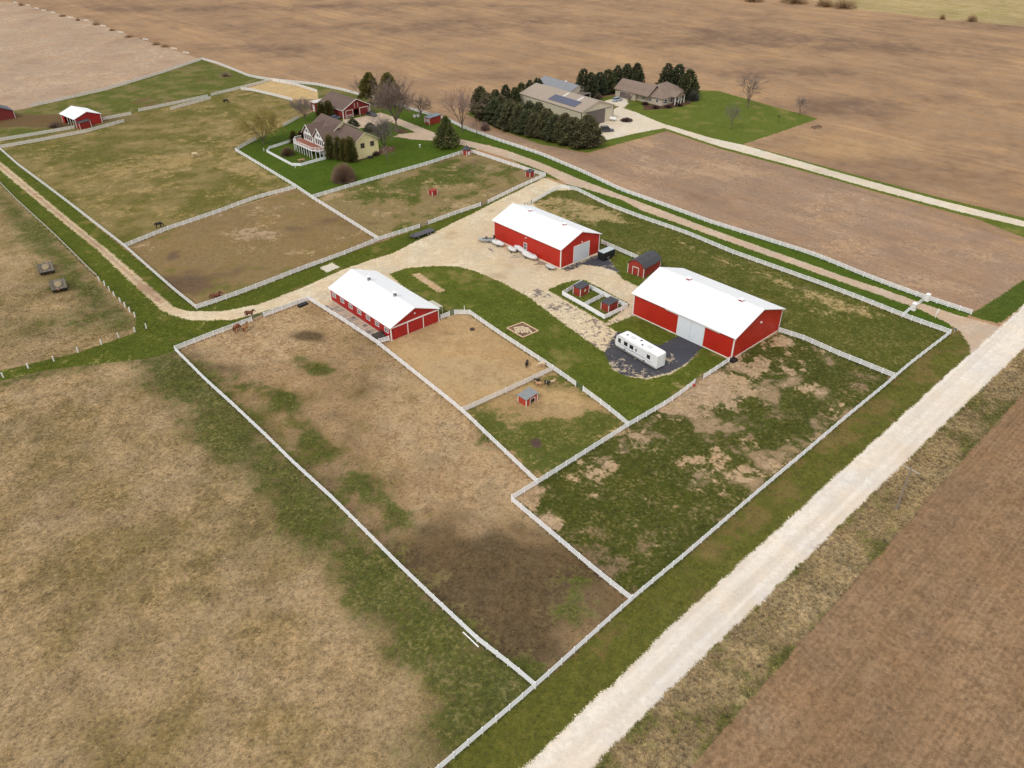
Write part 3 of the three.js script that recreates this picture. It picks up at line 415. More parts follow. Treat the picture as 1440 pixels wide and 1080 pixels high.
// the horse barn
{
  const g = thing('horse_barn', 'low red stable with white roof, a row of small white windows and red sliding doors', 'barn', { x: -26.85, z: -150.93 }, yaw(138.4)), len = 25.75, wid = 13.26, e = 3.3, r = 5.95;
  const roof = gable(g, { len, wid, eave: e, ridge: r, wall: mRedBarn, roof: mRoof, ov: .35 }); corners(g, len, wid, e, .24);
  for (let k = 0; k < 7; k++) faceWindow(g, 'z', 1.7 + k * 3.72, 2.0, 1.35, .85, -.001);
  trimBox(g, 'base_trim', .2, len - .2, 0, .22, -.05, .05, M(186, 178, 168, .9));
  const z = [.35, 4.45, 8.75, 12.9];
  for (let k = 0; k < 3; k++) { const d = part('sliding_door', boxUV(span(-.12, -.02, .08, 3.0, z[k] + .12, z[k + 1] - .12)), mRedBarn, g); if (k) part('door_edge', span(-.16, -.01, .06, 3.0, z[k] - .11, z[k] + .11), mTrim, d); }
  trimBox(g, 'door_track', -.22, -.02, 3.02, 3.26, .1, wid - .1); trimBox(g, 'base_trim', -.06, .04, 0, .07, .2, wid - .2);
  part('wall_lamp', box(.24, .24, .28, -.12, 0, 0), mWhite, g, 0, 4.6, 6.6);
  for (const x of [7.4, 18.2]) { const v = part('cupola', join([cyl(.42, .42, .55, 12), cyl(.36, .30, .5, 12).translate(0, .72, 0)]), M(150, 146, 146, .5), roof, x, r - .05, wid / 2); part('cupola_cap', cyl(.62, .1, .42, 12), mRoof, v, 0, 1.1, 0); }
  const lt = part('lean_to_roof', box(4.0, .1, 2.2, 0, 0, 0).rotateX(.16), M(206, 200, 180, .7), g, 3.6, 2.5, wid + 1.4);
  for (const x of [-1.8, 1.8]) part('post', box(.1, 2.3, .1), mTrim, lt, x, -1.33, .95);
}
// small sheds and animal huts
function hut(name, label, cat, at, ang, len, wid, e, r, { wall = mRedWood, roof = mShingleD, open, group, ov = .18, mono } = {}) {
  const g = thing(name, label, cat, at, yaw(ang), group);
  if (mono) {
    part('wall', boxUV(open ? shell([[0, 0], [wid, 0], [wid, r], [0, e]], len, open, .06) : prismX([[0, 0], [wid, 0], [wid, r], [0, e]], 0, len)), wall, g);
    const s = (r - e) / wid; part('roof', boxUV(prismX([[-ov, e - s * ov + .01], [wid + ov, r + s * ov + .01], [wid + ov, r + s * ov + .1], [-ov, e - s * ov + .1]], -ov, len + ov)), roof, g);
  } else gable(g, { len, wid, eave: e, ridge: r, wall, roof, ov, th: .09 });
  for (const [x, z] of [[0, 0], [len, 0], [0, wid], [len, wid]]) part('corner_trim', span(-.07, .07, 0, (mono && z ? r : e) - .06, -.07, .07), mTrim, g, x, 0, z);
  return g;
}
{
  let g = thing('garden_shed', 'red wooden shed with dark shingled roof and pale framed door behind the big barn', 'shed', { x: 33.6, z: -182.2 }, yaw(133));
  part('wall', boxUV(prismZ([[0, 0], [4.9, 0], [4.9, 2.7], [3.9, 3.7], [2.45, 4.2], [1.0, 3.7], [0, 2.7]], 0, 7.4)), mRedWood, g);
  part('roof', boxUV(prismZ([[-.25, 2.5], [.9, 3.68], [2.45, 4.22], [4.0, 3.68], [5.15, 2.5], [5.2, 2.6], [4.05, 3.8], [2.45, 4.36], [.85, 3.8], [-.3, 2.6]], -.25, 7.65)), mShingleD, g);
  for (const [x, z] of [[0, 0], [4.9, 0], [0, 7.4], [4.9, 7.4]]) part('corner_trim', span(-.08, .08, 0, 2.55, -.08, .08), mTrim, g, x, 0, z);
  part('door', boxUV(span(1.7, 3.3, .05, 2.1, -.08, .0)), mRedWood, g); part('door_frame', join([span(1.52, 1.68, 0, 2.2, -.1, .02), span(3.32, 3.48, 0, 2.2, -.1, .02), span(1.52, 3.48, 2.12, 2.28, -.1, .02)]), mTrim, g);
  g = hut('animal_hut', 'small red hut with grey roof and square window inside the white pen', 'hut', { x: 16.71, z: -171.72 }, 135, 2.3, 3.2, 2.2, 2.35, { mono: true }); part('hatch', box(.05, .7, .7), M(226, 206, 170), g, -.04, 1.25, 1.7);
  hut('animal_hut', 'small red hut with grey roof in the pen half next to the big barn', 'hut', { x: 22.83, z: -163.84 }, 138, 2.4, 3.2, 2.0, 2.15, { mono: true });
  g = hut('goat_hut', 'small orange red hut with grey roof and open dark doorway in the goat paddock', 'hut', { x: 2.79, z: -125.65 }, 137, 2.3, 3.0, 1.6, 1.9, { wall: T(alb(188, 70, 40), .16, 3, 4, .8), roof: T(alb(140, 142, 142), .1, 3, 4, .6), mono: true, open: [1.1, 2.3, 1.15] });
  part('door_frame', join([span(-.06, .02, 0, 1.2, .98, 1.09), span(-.06, .02, 0, 1.2, 2.31, 2.42), span(-.06, .02, 1.16, 1.28, .98, 2.42)]), mTrim, g);
  const tiny = [[657, 219, 'small red feed hut with pointed dark roof and white door by the upper paddock corner', 'feed_hut', true], [746, 250, 'small red hut with dark roof against the paddock fence by the drive', 'feed_hut', false], [609, 276, 'open red wooden feeder box standing alone in the green paddock', 'feeder_box', false]];
  for (const [x, y, label, n, pointed] of tiny) {
    const p = P(x, y), h = hut(n, label, n === 'feeder_box' ? 'feeder' : 'hut', { x: p.x - .2, z: p.z }, 136, 2.0, 2.0, n === 'feeder_box' ? 1.5 : 1.8, n === 'feeder_box' ? 1.55 : 2.0, { mono: true, roof: n === 'feeder_box' ? mRedWood : mShingleD, ov: n === 'feeder_box' ? .02 : .2 });
    if (pointed) { part('roof_peak', new THREE.CylinderGeometry(.05, 1.7, 1.4, 4).rotateY(Math.PI / 4).translate(1, 2.7, 1), mShingleD, h); part('door', span(-.05, .02, .1, 1.3, .6, 1.5), mWhite, h); }
  }
  g = hut('red_shed', 'red shed with blue grey roof and white framed windows under bare trees', 'shed', { x: P(604, 176).x, z: P(604, 176).z }, 137, 3.2, 6.0, 2.6, 3.0, { roof: T(alb(122, 134, 140), .08, 4, 4, .6), mono: true });
  faceWindow(g, 'z', .9, 1.5, .7, .9, -.001); faceWindow(g, 'z', 2.3, 1.5, .7, .9, -.001);
}
// shelter in the far pasture
{
  const g = thing('horse_shelter', 'red run-in shelter with white roof and open front in the far pasture', 'shelter', { x: -172.3, z: -315.1 }, yaw(131)), len = 12.3, wid = 10.2, e = 3.5, r = 5.3;
  part('wall', boxUV(join([prismX([[.0, 0], [wid, 0], [wid, e], [wid / 2, r], [0, e]], 0, .15), prismX([[0, 0], [wid, 0], [wid, e], [wid / 2, r], [0, e]], len - .15, len), span(.15, len - .15, 0, e - .02, wid - .15, wid), span(len - 2.2, len - .15, 0, e - .06, 0, .15)])), mRedBarn, g);
  const s = (r - e) / (wid / 2); part('roof', boxUV(prismX([[-.5, e - s * .5 + .02], [wid / 2, r + .02], [wid + .5, e - s * .5 + .02], [wid + .5, e - s * .5 + .16], [wid / 2, r + .18], [-.5, e - s * .5 + .16]], -.5, len + .5)), mRoof, g);
  for (const x of [2.4, 4.9, 7.4]) part('post', span(-.1, .1, 0, e - .06, .02, .22), mTrim, g, x, 0, 0);
  for (const [x, z] of [[0, 0], [0, wid], [len, 0]]) part('corner_trim', span(-.12, .12, 0, e - .2, -.12, .12), mTrim, g, x, 0, z);
  const h = hut('lean_to_hut', 'small red lean-to with dark roof against the white roofed shelter', 'hut', { x: P(113.5, 182).x, z: P(113.5, 182).z }, 131, 3.2, 4.4, 2.3, 2.6, { wall: T(alb(150, 34, 24), .1, 3, 4, .7), mono: true }); h.name = h.name;
  const q = P(-12, 172), b = hut('red_stable', 'red stable with dark roof partly cut off at the far pasture edge', 'stable', { x: q.x, z: q.z }, 136, 9, 9, 3.0, 5.0, { wall: T(alb(132, 44, 40), .1, 4, 4, .7), roof: T(alb(86, 92, 100), .1, 4, 6, .8), ov: .4 }); b.name = b.name;
}
// yellow farmhouse
{
  const g = thing('farmhouse', 'pale yellow farmhouse with brown shingled roof, white windowed gables and a raised deck', 'house', { x: -55.4, z: -275.5 }, yaw(138));
  gable(g, { len: 13, wid: 10, eave: 6.0, ridge: 8.9, at: .46, wall: mYellow, roof: mShingleB, ov: .5 });
  for (const z of [3.4, 7.4]) { const w = faceWindow(g, 'x', z, 4.5, 1.4, 1.5, -.001, M(150, 130, 110)); }
  part('rake_trim', join([bar(V(-.52, 5.62, -.55), V(-.52, 8.95, 4.6), .1, 4), bar(V(-.52, 8.95, 4.6), V(-.52, 5.75, 10.5), .1, 4)]), M(236, 226, 196), g);
  const main = new THREE.Group(); main.name = 'main_block'; g.add(main);
  part('wall', boxUV(prismX([[-2, 0], [10.3, 0], [10.3, 6.4], [4, 10], [-2, 6.4]], 13.05, 27)), mYellow, main);
  part('roof', boxUV(prismX([[-2.6, 6.06], [4, 10.02], [10.9, 6.08], [10.9, 6.26], [4, 10.22], [-2.6, 6.24]], 12.5, 27.6)), mShingleB, main);
  part('rake_trim', join([bar(V(12.46, 6.1, -2.6), V(12.46, 10.15, 4), .11, 4), bar(V(12.46, 10.15, 4), V(12.46, 6.1, 10.9), .11, 4)]), M(236, 228, 206), main);
  for (const [xc, hw, rg] of [[14.2, 3.4, 9.1], [22, 3.2, 8.9]]) {
    const w = new THREE.Group(); w.name = 'cross_gable'; g.add(w); const z0 = -5.6, eh = 5.9;
    part('wall', boxUV(prismZ([[xc - hw, 0], [xc + hw, 0], [xc + hw, eh], [xc, rg], [xc - hw, eh]], z0, 3.8)), mWhite, w);
    const s = (rg - eh) / hw; part('roof', boxUV(prismZ([[xc - hw - .5, eh - s * .5 + .01], [xc, rg + .01], [xc + hw + .5, eh - s * .5 + .01], [xc + hw + .5, eh - s * .5 + .16], [xc, rg + .18], [xc - hw - .5, eh - s * .5 + .16]], z0 - .6, 4.2)), mShingleB, w);
    part('rake_trim', join([bar(V(xc - hw - .5, eh - s * .5 + .1, z0 - .62), V(xc, rg + .12, z0 - .62), .12, 4), bar(V(xc, rg + .12, z0 - .62), V(xc + hw + .5, eh - s * .5 + .1, z0 - .62), .12, 4)]), mWhite, w);
    for (const dx of [-2.1, -.7, .7, 2.1]) faceWindow(g, 'z', xc + dx, 4.4, .95, 1.9, z0 - .001, mWhite, false);
    for (const dx of [-.7, .7]) faceWindow(g, 'z', xc + dx, 6.7, .95, 1.0, z0 - .002, mWhite, false);
  }
  const deck = new THREE.Group(); deck.name = 'deck'; g.add(deck);
  const out = [[9.4, -5.7], [9.4, -8.6], [12, -10.4], [24.4, -10.4], [27.2, -8.2], [27.2, -5.7]];
  const sh = new THREE.Shape(out.map(([x, z]) => new THREE.Vector2(x, z))); part('deck_floor', new THREE.ExtrudeGeometry(sh, { depth: .3, bevelEnabled: false }).rotateX(Math.PI / 2).translate(0, 3.0, 0), mDeck, deck);
  for (let i = 0; i + 1 < out.length; i++) {
    const [ax, az] = out[i], [bx, bz] = out[i + 1], l = Math.hypot(bx - ax, bz - az), n = Math.max(1, Math.round(l / 1.9));
    part('rail', bar(V(ax, 4.0, az), V(bx, 4.0, bz), .08, 4), mWhite, deck); part('rim_board', bar(V(ax, 2.86, az), V(bx, 2.86, bz), .2, 4), mWhite, deck);
    const bl = []; for (let k = 1; k < l / .22; k++) { const t = k * .22 / l; bl.push(bar(V(ax + (bx - ax) * t, 3.05, az + (bz - az) * t), V(ax + (bx - ax) * t, 3.98, az + (bz - az) * t), .03, 4)); } part('balusters', join(bl), mWhite, deck);
    for (let k = 0; k < n; k++) part('post', box(.18, 4.15, .18, 0, 2.07, 0), mWhite, deck, ax + (bx - ax) * k / n, 0, az + (bz - az) * k / n);
  }
}
// red garage barn behind the farmhouse
{
  const g = thing('red_garage', 'dark red garage barn with brown roof and white outlined doors behind the farmhouse', 'garage', { x: -68.95, z: -327.8 }, yaw(136.3)), len = 17.5, wid = 13.2, e = 3.6, r = 6.8, mr = T(alb(140, 42, 36), .14, 5, 4, .8, { bumpMap: ribs, bumpScale: .015 });
  gable(g, { len, wid, eave: e, ridge: r, wall: mr, roof: mShingleB, ov: .5, open: [5.1, 7.6, 2.9] });
  part('rake_trim', join([bar(V(-.52, e - .2, -.5), V(-.52, r + .1, wid / 2), .13, 4), bar(V(-.52, r + .1, wid / 2), V(-.52, e - .2, wid + .5), .13, 4)]), mTrim, g); trimBox(g, 'fascia', -.5, len + .5, e - .3, e - .1, -.56, -.5);
  corners(g, len, wid, e, .3);
  for (const [a, b] of [[1.4, 4.6], [8.2, 12.2]]) { const d = part('door', boxUV(span(-.06, -.005, .05, 2.9, a, b)), mr, g); part('door_frame', join([span(-.1, 0, 0, 3.0, a - .22, a), span(-.1, 0, 0, 3.0, b, b + .22), span(-.1, 0, 2.92, 3.14, a - .22, b + .22)]), mTrim, d); }
  part('loft_door', boxUV(span(-.06, -.005, 3.7, 5.3, 5.9, 7.3)), mr, g); part('loft_frame', join([span(-.1, 0, 3.6, 5.4, 5.7, 5.88), span(-.1, 0, 3.6, 5.4, 7.32, 7.5)]), mTrim, g);
  part('gate', join([span(-.2, -.14, .3, .42, 1.6, 4.4), span(-.2, -.14, .8, .92, 1.6, 4.4), span(-.2, -.14, 1.2, 1.32, 1.6, 4.4)]), mWhite, g);
  const a = new THREE.Group(); a.name = 'annex'; g.add(a); part('wall', boxUV(span(17.6, 21.5, 0, 3.4, -2.0, 5)), mr, a); part('roof', span(17.54, 21.9, 3.42, 3.6, -2.4, 5.3), M(214, 206, 196), a); part('door', span(18.4, 19.8, .05, 2.5, -2.08, -2.0), mWhite, a);
}
// the neighbours' shed, back shed and ranch house
{
  const g = thing('pole_shed', 'long cream metal shed with tan roof, solar panels and a large grey door', 'shed', { x: 27.3, z: -315.3 }, yaw(141)), len = 37.9, wid = 17.8, e = 6.1, r = 8.8;
  const roof = gable(g, { len, wid, eave: e, ridge: r, wall: mCream, roof: mTanRoof, ov: .4 });
  const d = new THREE.Group(); d.name = 'sliding_door'; g.add(d); for (let k = 0; k < 2; k++) part('door_leaf', boxUV(span(-.12, -.02, .05, 5.4, 2.6 + k * 5.2, 7.76 + k * 5.2)), mDoorGrey, d);
  trimBox(g, 'door_track', -.2, -.02, 5.45, 5.65, 1.5, 16.5, M(130, 118, 110)); corners(g, len, wid, e, .26, M(120, 108, 100));
  const tilt = Math.atan((r - e) / (wid / 2)), arr = new THREE.Group(); arr.name = 'solar_array'; g.add(arr);
  const sl = Math.hypot(r - e, wid / 2); arr.rotation.x = -tilt; arr.position.set(5.6, e + .24, 0);
  const pg = new RoundedBoxGeometry(1.55, .05, 1.02, 1, .01); for (let i = 0; i < 10; i++) for (let j = 0; j < 4; j++) part('solar_panel', pg, mSolar, arr, i * 1.6 + .8, .06, 1.9 + j * 1.06);
  for (const x of [8.4, 17.0]) part('skylight', box(1.1, .04, 3.2), M(222, 216, 206), roof, x, e + (r - e) * .8 + .21, wid / 2 - 1.75).rotation.x = -tilt;
  part('ridge_vent', box(.5, .5, .5), M(210, 205, 196), roof, 1.2, 5.2, 17);
  const b = thing('back_shed', 'low grey roofed shed behind the long cream shed', 'shed', { x: 27.3 + UX * 30 + UZ * -1 * 24, z: -315.3 + UZ * 30 + UX * 24 }, yaw(141));
  gable(b, { len: 22, wid: 11, eave: 4.2, ridge: 6.4, wall: mCream, roof: mGreyRoof, ov: .4 }); part('ridge_vent', box(.8, .5, .8), mWhite, b, 8, 6.6, 5.5); part('porch_roof', box(3.4, .16, 9, 0, 0, 0), M(124, 112, 106), b, -2.0, 3.2, 5.4); for (const z of [1.4, 9.4]) part('post', box(.15, 3.1, .15, 0, 1.55, 0), mTrim, b, -3.5, 0, z);
}
function hip(g, x0, x1, z0, z1, e, r, mat, ov = .5) { // hipped roof
  const X0 = x0 - ov, X1 = x1 + ov, Z0 = z0 - ov, Z1 = z1 + ov, w = Math.min(X1 - X0, Z1 - Z0) / 2, alongX = X1 - X0 >= Z1 - Z0;
  const A = alongX ? [X0 + w, r, (Z0 + Z1) / 2] : [(X0 + X1) / 2, r, Z0 + w], B = alongX ? [X1 - w, r, (Z0 + Z1) / 2] : [(X0 + X1) / 2, r, Z1 - w], a = [X0, e, Z0], b = [X1, e, Z0], c = [X1, e, Z1], d = [X0, e, Z1];
  const q = alongX ? [a, A, B, a, B, b, c, B, A, c, A, d, b, B, c, d, A, a] : [a, B, A, a, d, B, d, c, B, c, b, A, c, A, B, b, a, A], f = [a, b, c, a, c, d];
  const G = new THREE.BufferGeometry(); G.setAttribute('position', new THREE.Float32BufferAttribute([...q, ...f].flat(), 3)); return part('roof', boxUV(G), mat, g);
}
{
  const g = thing('ranch_house', 'low ranch house with hipped brown roof, tan walls and a dark porch', 'house', { x: 63.3, z: -346.7 }, yaw(137));
  part('wall', boxUV(span(0, 13.5, 0, 3.1, 1.5, 19.5)), mSiding, g); hip(g, 0, 13.5, 1.5, 19.5, 3.12, 7.3, mShingleT, .8);
  part('wall', boxUV(span(13.5, 25, 0, 3.1, 0, 10)), mSiding, g); const w2 = part('roof', boxUV(prismX([[-.7, 3.12], [5, 6.7], [10.7, 3.12], [10.7, 3.26], [5, 6.86], [-.7, 3.26]], 6, 25.6)), mShingleT, g);
  part('garage_door', span(16, 22.4, .05, 2.5, -.09, .0), mDoorGrey, g); part('garage_door_trim', join([span(15.8, 15.98, 0, 2.6, -.12, .01), span(22.42, 22.6, 0, 2.6, -.12, .01), span(15.8, 22.6, 2.52, 2.7, -.12, .01)]), mTrim, g);
  for (const x of [2.6, 6.2, 10]) faceWindow(g, 'z', x, 1.7, 1.3, 1.2, 1.499, mTrim); for (const z of [4, 16.8]) faceWindow(g, 'x', z, 1.6, 1.8, 1.5, -.001, mTrim);
  const po = new THREE.Group(); po.name = 'porch'; g.add(po); part('porch_roof', boxUV(prismX([[6.6, 3.16], [13.8, 3.16], [13.8, 3.3], [10.2, 5.2], [6.6, 3.3]], -3.2, 4)), mShingleT, po); for (const z of [7, 9.4, 11.2, 13.4]) part('post', box(.3, 3.1, .3, 0, 1.55, 0), mTrim, po, -2.8, 0, z); for (const z of [8.2, 12.2]) faceWindow(g, 'x', z, 1.5, 1.6, 1.7, -.001, mTrim); part('front_door', span(-.06, .0, .05, 2.2, 9.7, 10.7), M(96, 60, 48, .6), po);
}

// ---------------------------------------------------------------- white rail fences
const gPost = new THREE.BoxGeometry(.14, 1, .14).translate(0, .5, 0), gRail = new THREE.BoxGeometry(1, .17, .045), gCap = new THREE.CylinderGeometry(.02, .13, .07, 4).rotateY(Math.PI / 4);
const railY = [.30, .60, .90, 1.22];
function fence(label, px, { mat = mVinyl, h = .65, rails = railY, span2 = 2, top = 1.36, group, bay = 2.44, name = 'rail_fence', skip } = {}) {
  if (span2 === 3) rails = [.24, .48, .73, .98, 1.23];
  const q = px.map((a) => { const p = a.isVector3 ? a : P(a[0], a[1], h); p.y = 0; return p; });
  const g = thing(name, label, 'fence', q[0], 0, group ?? 'white rail fences around the paddocks'), posts = [];
  q.forEach((p) => p.sub(g.position));
  const o = q.map((p) => p.clone()); for (let s = 0; s + 1 < o.length; s++) { const n = Math.max(1, Math.round(o[s].distanceTo(o[s + 1]) / bay)); for (let k = 0; k < n; k++) posts.push(o[s].clone().lerp(o[s + 1], k / n)); } posts.push(o[o.length - 1]);
  const dy = posts.map(() => rr(-.03, .03));
  posts.forEach((p, i) => { const m = part('post', gPost, mat, g, p.x, 0, p.z); m.scale.y = top + dy[i]; const a = posts[Math.max(0, i - 1)], b = posts[Math.min(posts.length - 1, i + 1)]; m.rotation.set(rr(-.012, .012), Math.atan2(-(b.z - a.z), b.x - a.x), rr(-.012, .012)); });
  for (const [ri, y] of rails.entries()) for (let i = 0; i < posts.length - 1; i += span2) {
    const k = Math.min(posts.length - 1, i + span2), a = posts[i].clone().setY(y + dy[i] * .7), b = posts[k].clone().setY(y + dy[k] * .7), d = b.clone().sub(a);
    const m = part('rail', gRail, mat, g, (a.x + b.x) / 2, (a.y + b.y) / 2, (a.z + b.z) / 2); m.scale.x = d.length() - .02; m.rotation.set(0, Math.atan2(-d.z, d.x), Math.atan2(d.y, Math.hypot(d.x, d.z)), 'YXZ');
  }
  return g;
}
function gate(label, a, b, mat = mGate, h = .6, bars = 5) {
  const A = a.isVector3 ? a : P(...a, h).setY(0), B = b.isVector3 ? b : P(...b, h).setY(0), l = A.distanceTo(B), g = thing('field_gate', label, 'gate', A, Math.atan2(-(B.z - A.z), B.x - A.x), 'field gates');
  for (const x of [.04, l / 2, l - .04]) part('upright', bar(V(x, .12, 0), V(x, 1.3, 0), .03, 5), mat, g);
  for (let k = 0; k < bars; k++) part('bar', bar(V(.04, .16 + k * 1.1 / (bars - 1), 0), V(l - .04, .16 + k * 1.1 / (bars - 1), 0), .026, 5), mat, g);
  for (const x of [0, l]) part('gate_post', cyl(.09, .09, 1.45, 8), mat, g, x + (x ? .1 : -.1), 0, 0);
  return g;
}
fence('long white fence between the front paddock and the dry meadow', L1);
fence('white fence along the grass verge of the gravel road', [[560, 1130], [617, 1080], [753, 964], [889, 841], [960, 782.5], [1000, 748], [1065, 692], [1131.5, 636], [1186.5, 589], [1245, 541], [1281, 510], [1337, 467]]);
fence('white fence from the meadow corner up to the paddock gate', [[246, 490], [300, 469], [354, 449]]);
fence('short white fence from the paddock gate to the stable corner', [[371, 443], [434, 419.5]]);
fence('white fence running past the row of stable windows', [[434, 419.5], [480, 448], [530, 481]]);
fence('white fence down the middle from the stable to the small kink', [[531, 482], [590, 529], [650, 577], [700, 625], [755.5, 677.5]]);
fence('short white fence joining the stable corner to the middle fence', [[533, 480], [547, 476]]);
fence('short white fence at the lawn side of the stable', [[620, 446], [632, 441.5]]);
fence('white fence between the dirt paddock and the central lawn', [[639, 439], [653, 434], [700, 466.5], [777.5, 517], [810, 540]]);
fence('white fence between the goat paddock and the central lawn', [[820, 547], [857, 574.5], [884, 597]]);
fence('white divider fence behind the orange red goat hut', [[776, 519], [712, 549], [651, 576.5]], { mat: mVinylB });
fence('white fence between the goat paddock and the right paddock', [[719.7, 700], [755.5, 678], [884, 597], [946, 561], [977, 537]]);
fence('short white fence ending at the near corner of the big barn', [[989, 530], [1025.5, 506]]);
fence('white fence from the small kink down to the road fence', [[719.7, 702], [760, 736], [800, 770], [844, 807], [888, 842]]);
fence('white fence from the big barn out to the road fence', [[1096, 464], [1130, 475], [1180, 497], [1257, 528]]);
fence('white fence on the barn side of the long driveway', L9);
fence('white fence between the driveway and the bare field', L10.slice(0, 13));
fence('white fence behind the bare trees and red garage', L10.slice(12), { mat: mVinylB, span2: 3 });
fence('white fence behind the black trailer', [[846, 340], [880, 355], [897, 362]]);
fence('white fence between the pasture and the dirt track', [[-70, 160], [0, 209], [25, 231], [68, 263], [110, 295], [142, 320], [175, 345.5], [215, 381], [246, 408], [276, 432]], { mat: mVinylB });
fence('white fence along the gravel lane below the brown paddock', [[276, 432], [318, 418], [360, 402.5], [420, 379], [485, 355.5], [532.5, 336], [590, 318]]);
fence('white fence along the gravel lane below the green paddock', [[602, 313.5], [640, 299.5], [676, 287.5]]);
fence('white fence from the lane gate up to the sharp driveway corner', [[686, 284], [727, 264], [767, 246]]);
fence('white fence between the farmhouse lawn and the green paddock', [[767, 246], [715, 229.5], [659, 211], [600, 230], [550, 244], [495, 260], [438.5, 277]]);
fence('white fence from the farmhouse lawn down to the gravel lane', [[331, 210.5], [372, 235], [415, 261], [440, 278], [485, 306], [532.5, 336]]);
fence('white fence dividing the big pasture from the brown paddock', [[175, 345.5], [236, 321], [300, 299.5], [360, 277.5], [415, 263]]);
fence('low white yard fence around the farmhouse deck', [[410, 198], [371, 210.5], [415, 234], [462, 221]], { rails: [.2, .4, .6, .8, 1.0], top: 1.12, h: .5 });
fence('white fence stub at the left end of the farmhouse lawn', [[331, 210.5], [345, 202.5], [360, 195]], { mat: mVinylB, span2: 3 });
fence('white fence stub below the small grey tree', [[398, 176], [420, 164.5]], { mat: mVinylC, span2: 3 });
fence('weathered white fence along the pale stubble field', [[43, 148.5], [95, 137.5], [150, 124.5], [188, 113.5], [225, 102], [284, 82.5]], { mat: mVinylC, span2: 3 });
fence('weathered white fence along the far tilled field', [[284, 82.5], [304, 88], [322, 95], [352, 107], [382, 112], [446, 118.5]], { mat: mVinylB, span2: 3 });
fence('weathered white fence from the picture edge to the white roofed shelter', [[-60, 207], [0, 196.5], [52, 188], [104, 179]], { mat: mVinylC, span2: 3 });
fence('weathered white fence right of the white roofed shelter', [[145, 167], [184, 159.5]], { mat: mVinylC, span2: 3 });
fence('weathered white fence above the big pasture lane', [[195, 155], [244, 145], [292, 135]], { mat: mVinylC, span2: 3 });
fence('weathered white fence from the lane to the corral corner', [[297, 133], [339, 123], [380, 112.5]], { mat: mVinylC, span2: 3 });
fence('weathered white fence at the lower edge of the shelter lane', [[-60, 222], [0, 206.5], [60, 196], [120, 184.5], [174, 170]], { mat: mVinylC, span2: 3 });
fence('short weathered white fence at the lower edge of the pasture lane', [[240, 152.5], [296, 137.5]], { mat: mVinylC, span2: 3 });
fence('white lower fence of the sandy corral', [[339, 124.5], [351, 125.5], [380, 132], [411, 140]], { mat: mVinylB, span2: 3 });
fence('white upper fence of the sandy corral', [[384, 113], [413, 118], [446, 128]], { mat: mVinylB, span2: 3 });
{ const e = [[791, 412.5], [817, 397], [850, 414], [882, 430.5], [850, 446], [821, 429], [791, 412.5]]; fence('white fence around the two small red huts', e, { rails: [.18, .38, .58, .78, .98, 1.16], top: 1.25, h: .6, bay: 2.2 }); fence('white divider between the two small red huts', [[850, 414], [821, 429]], { rails: [.18, .38, .58, .78, .98, 1.16], top: 1.25, h: .6, bay: 2.2 }); }
fence('leaning old white board fence beside the meadow track', [[-50, 215], [1, 258], [22, 280], [45, 301], [66, 320], [88, 341], [105, 358], [125, 378], [136, 388]], { mat: mOldWood, rails: [.75, 1.05], top: 1.15, bay: 3.2, h: .6 });
fence('low white fence wing on the pasture side of the entrance gate', [[1269, 443], [1284, 431]], { rails: [.25, .5, .75, 1.0, 1.22] });
gate('grey tube gate in the fence where the bay horse stands', [357, 448], [369, 443.5]);
gate('green tube gate at the corner of the goat paddock', [811, 541], [819, 546.5], M(92, 118, 92, .6));
gate('rusty pink tube gate beside the sandy paddock corner', [978, 536.5], [988, 530.5], M(150, 112, 106, .7));
gate('grey tube gate beside the lawn side of the stable', [633, 441], [638, 439.4], M(140, 150, 156, .6));
gate('grey tube gate behind the flatbed trailer', [592, 317], [601, 314], M(134, 140, 132, .6));
gate('grey tube gate in the lane fence of the green paddock', [677.5, 287], [685, 284.4], M(128, 124, 120, .6));
gate('grey tube gate at the barn end of the driveway fence', [747, 284.5], [738, 289], M(128, 126, 124, .6));
gate('tall grey tube gate standing in the upper pasture', [372, 153], [383, 152.5], M(140, 146, 136, .6));
gate('white entrance gate across the long driveway', [1286, 430], [1301, 419], mVinyl, .7, 7);
{ // entrance piers
  for (const [x, y, label] of [[1284, 436, 'white entrance pier with flat cap on the pasture side of the drive'], [1303, 423, 'white entrance pier with flat cap on the field side of the drive']]) {
    const p = P(x, y), g = thing('gate_pier', label, 'pier', p, yaw(137.5), 'entrance piers'); part('shaft', box(.8, 1.7, .8, 0, .85, 0), mVinylB, g); part('cap', join([box(1.0, .12, 1.0, 0, 1.76, 0), new THREE.CylinderGeometry(.1, .62, .3, 4).rotateY(Math.PI / 4).translate(0, 1.97, 0)]), mVinyl, g); part('plinth', box(1.0, .2, 1.0, 0, .1, 0), mVinylC, g);
  }
  const s = P(1315, 447), g = thing('sign_post', 'small white sign hanging from a post by the drive entrance', 'sign', s, R(40)); part('post', box(.12, 2.0, .12, 0, 1, 0), mVinyl, g); part('arm', box(1.1, .1, .1, .5, 1.9, 0), mVinyl, g); part('sign_board', box(.8, .6, .05, .55, 1.5, 0), mVinyl, g);
  const m = P(1341, 469), b = thing('mailbox', 'grey mailbox on a post outside the fence corner by the road', 'mailbox', m, R(-45)); part('post', box(.1, 1.1, .1, 0, .55, 0), mOldWood, b); part('box', join([box(.55, .2, .3, 0, 1.2, 0), new THREE.CylinderGeometry(.15, .15, .55, 12, 1, false, 0, Math.PI).rotateZ(Math.PI / 2).rotateX(-Math.PI / 2).translate(0, 1.3, 0)]), M(120, 134, 142, .4), b);
}
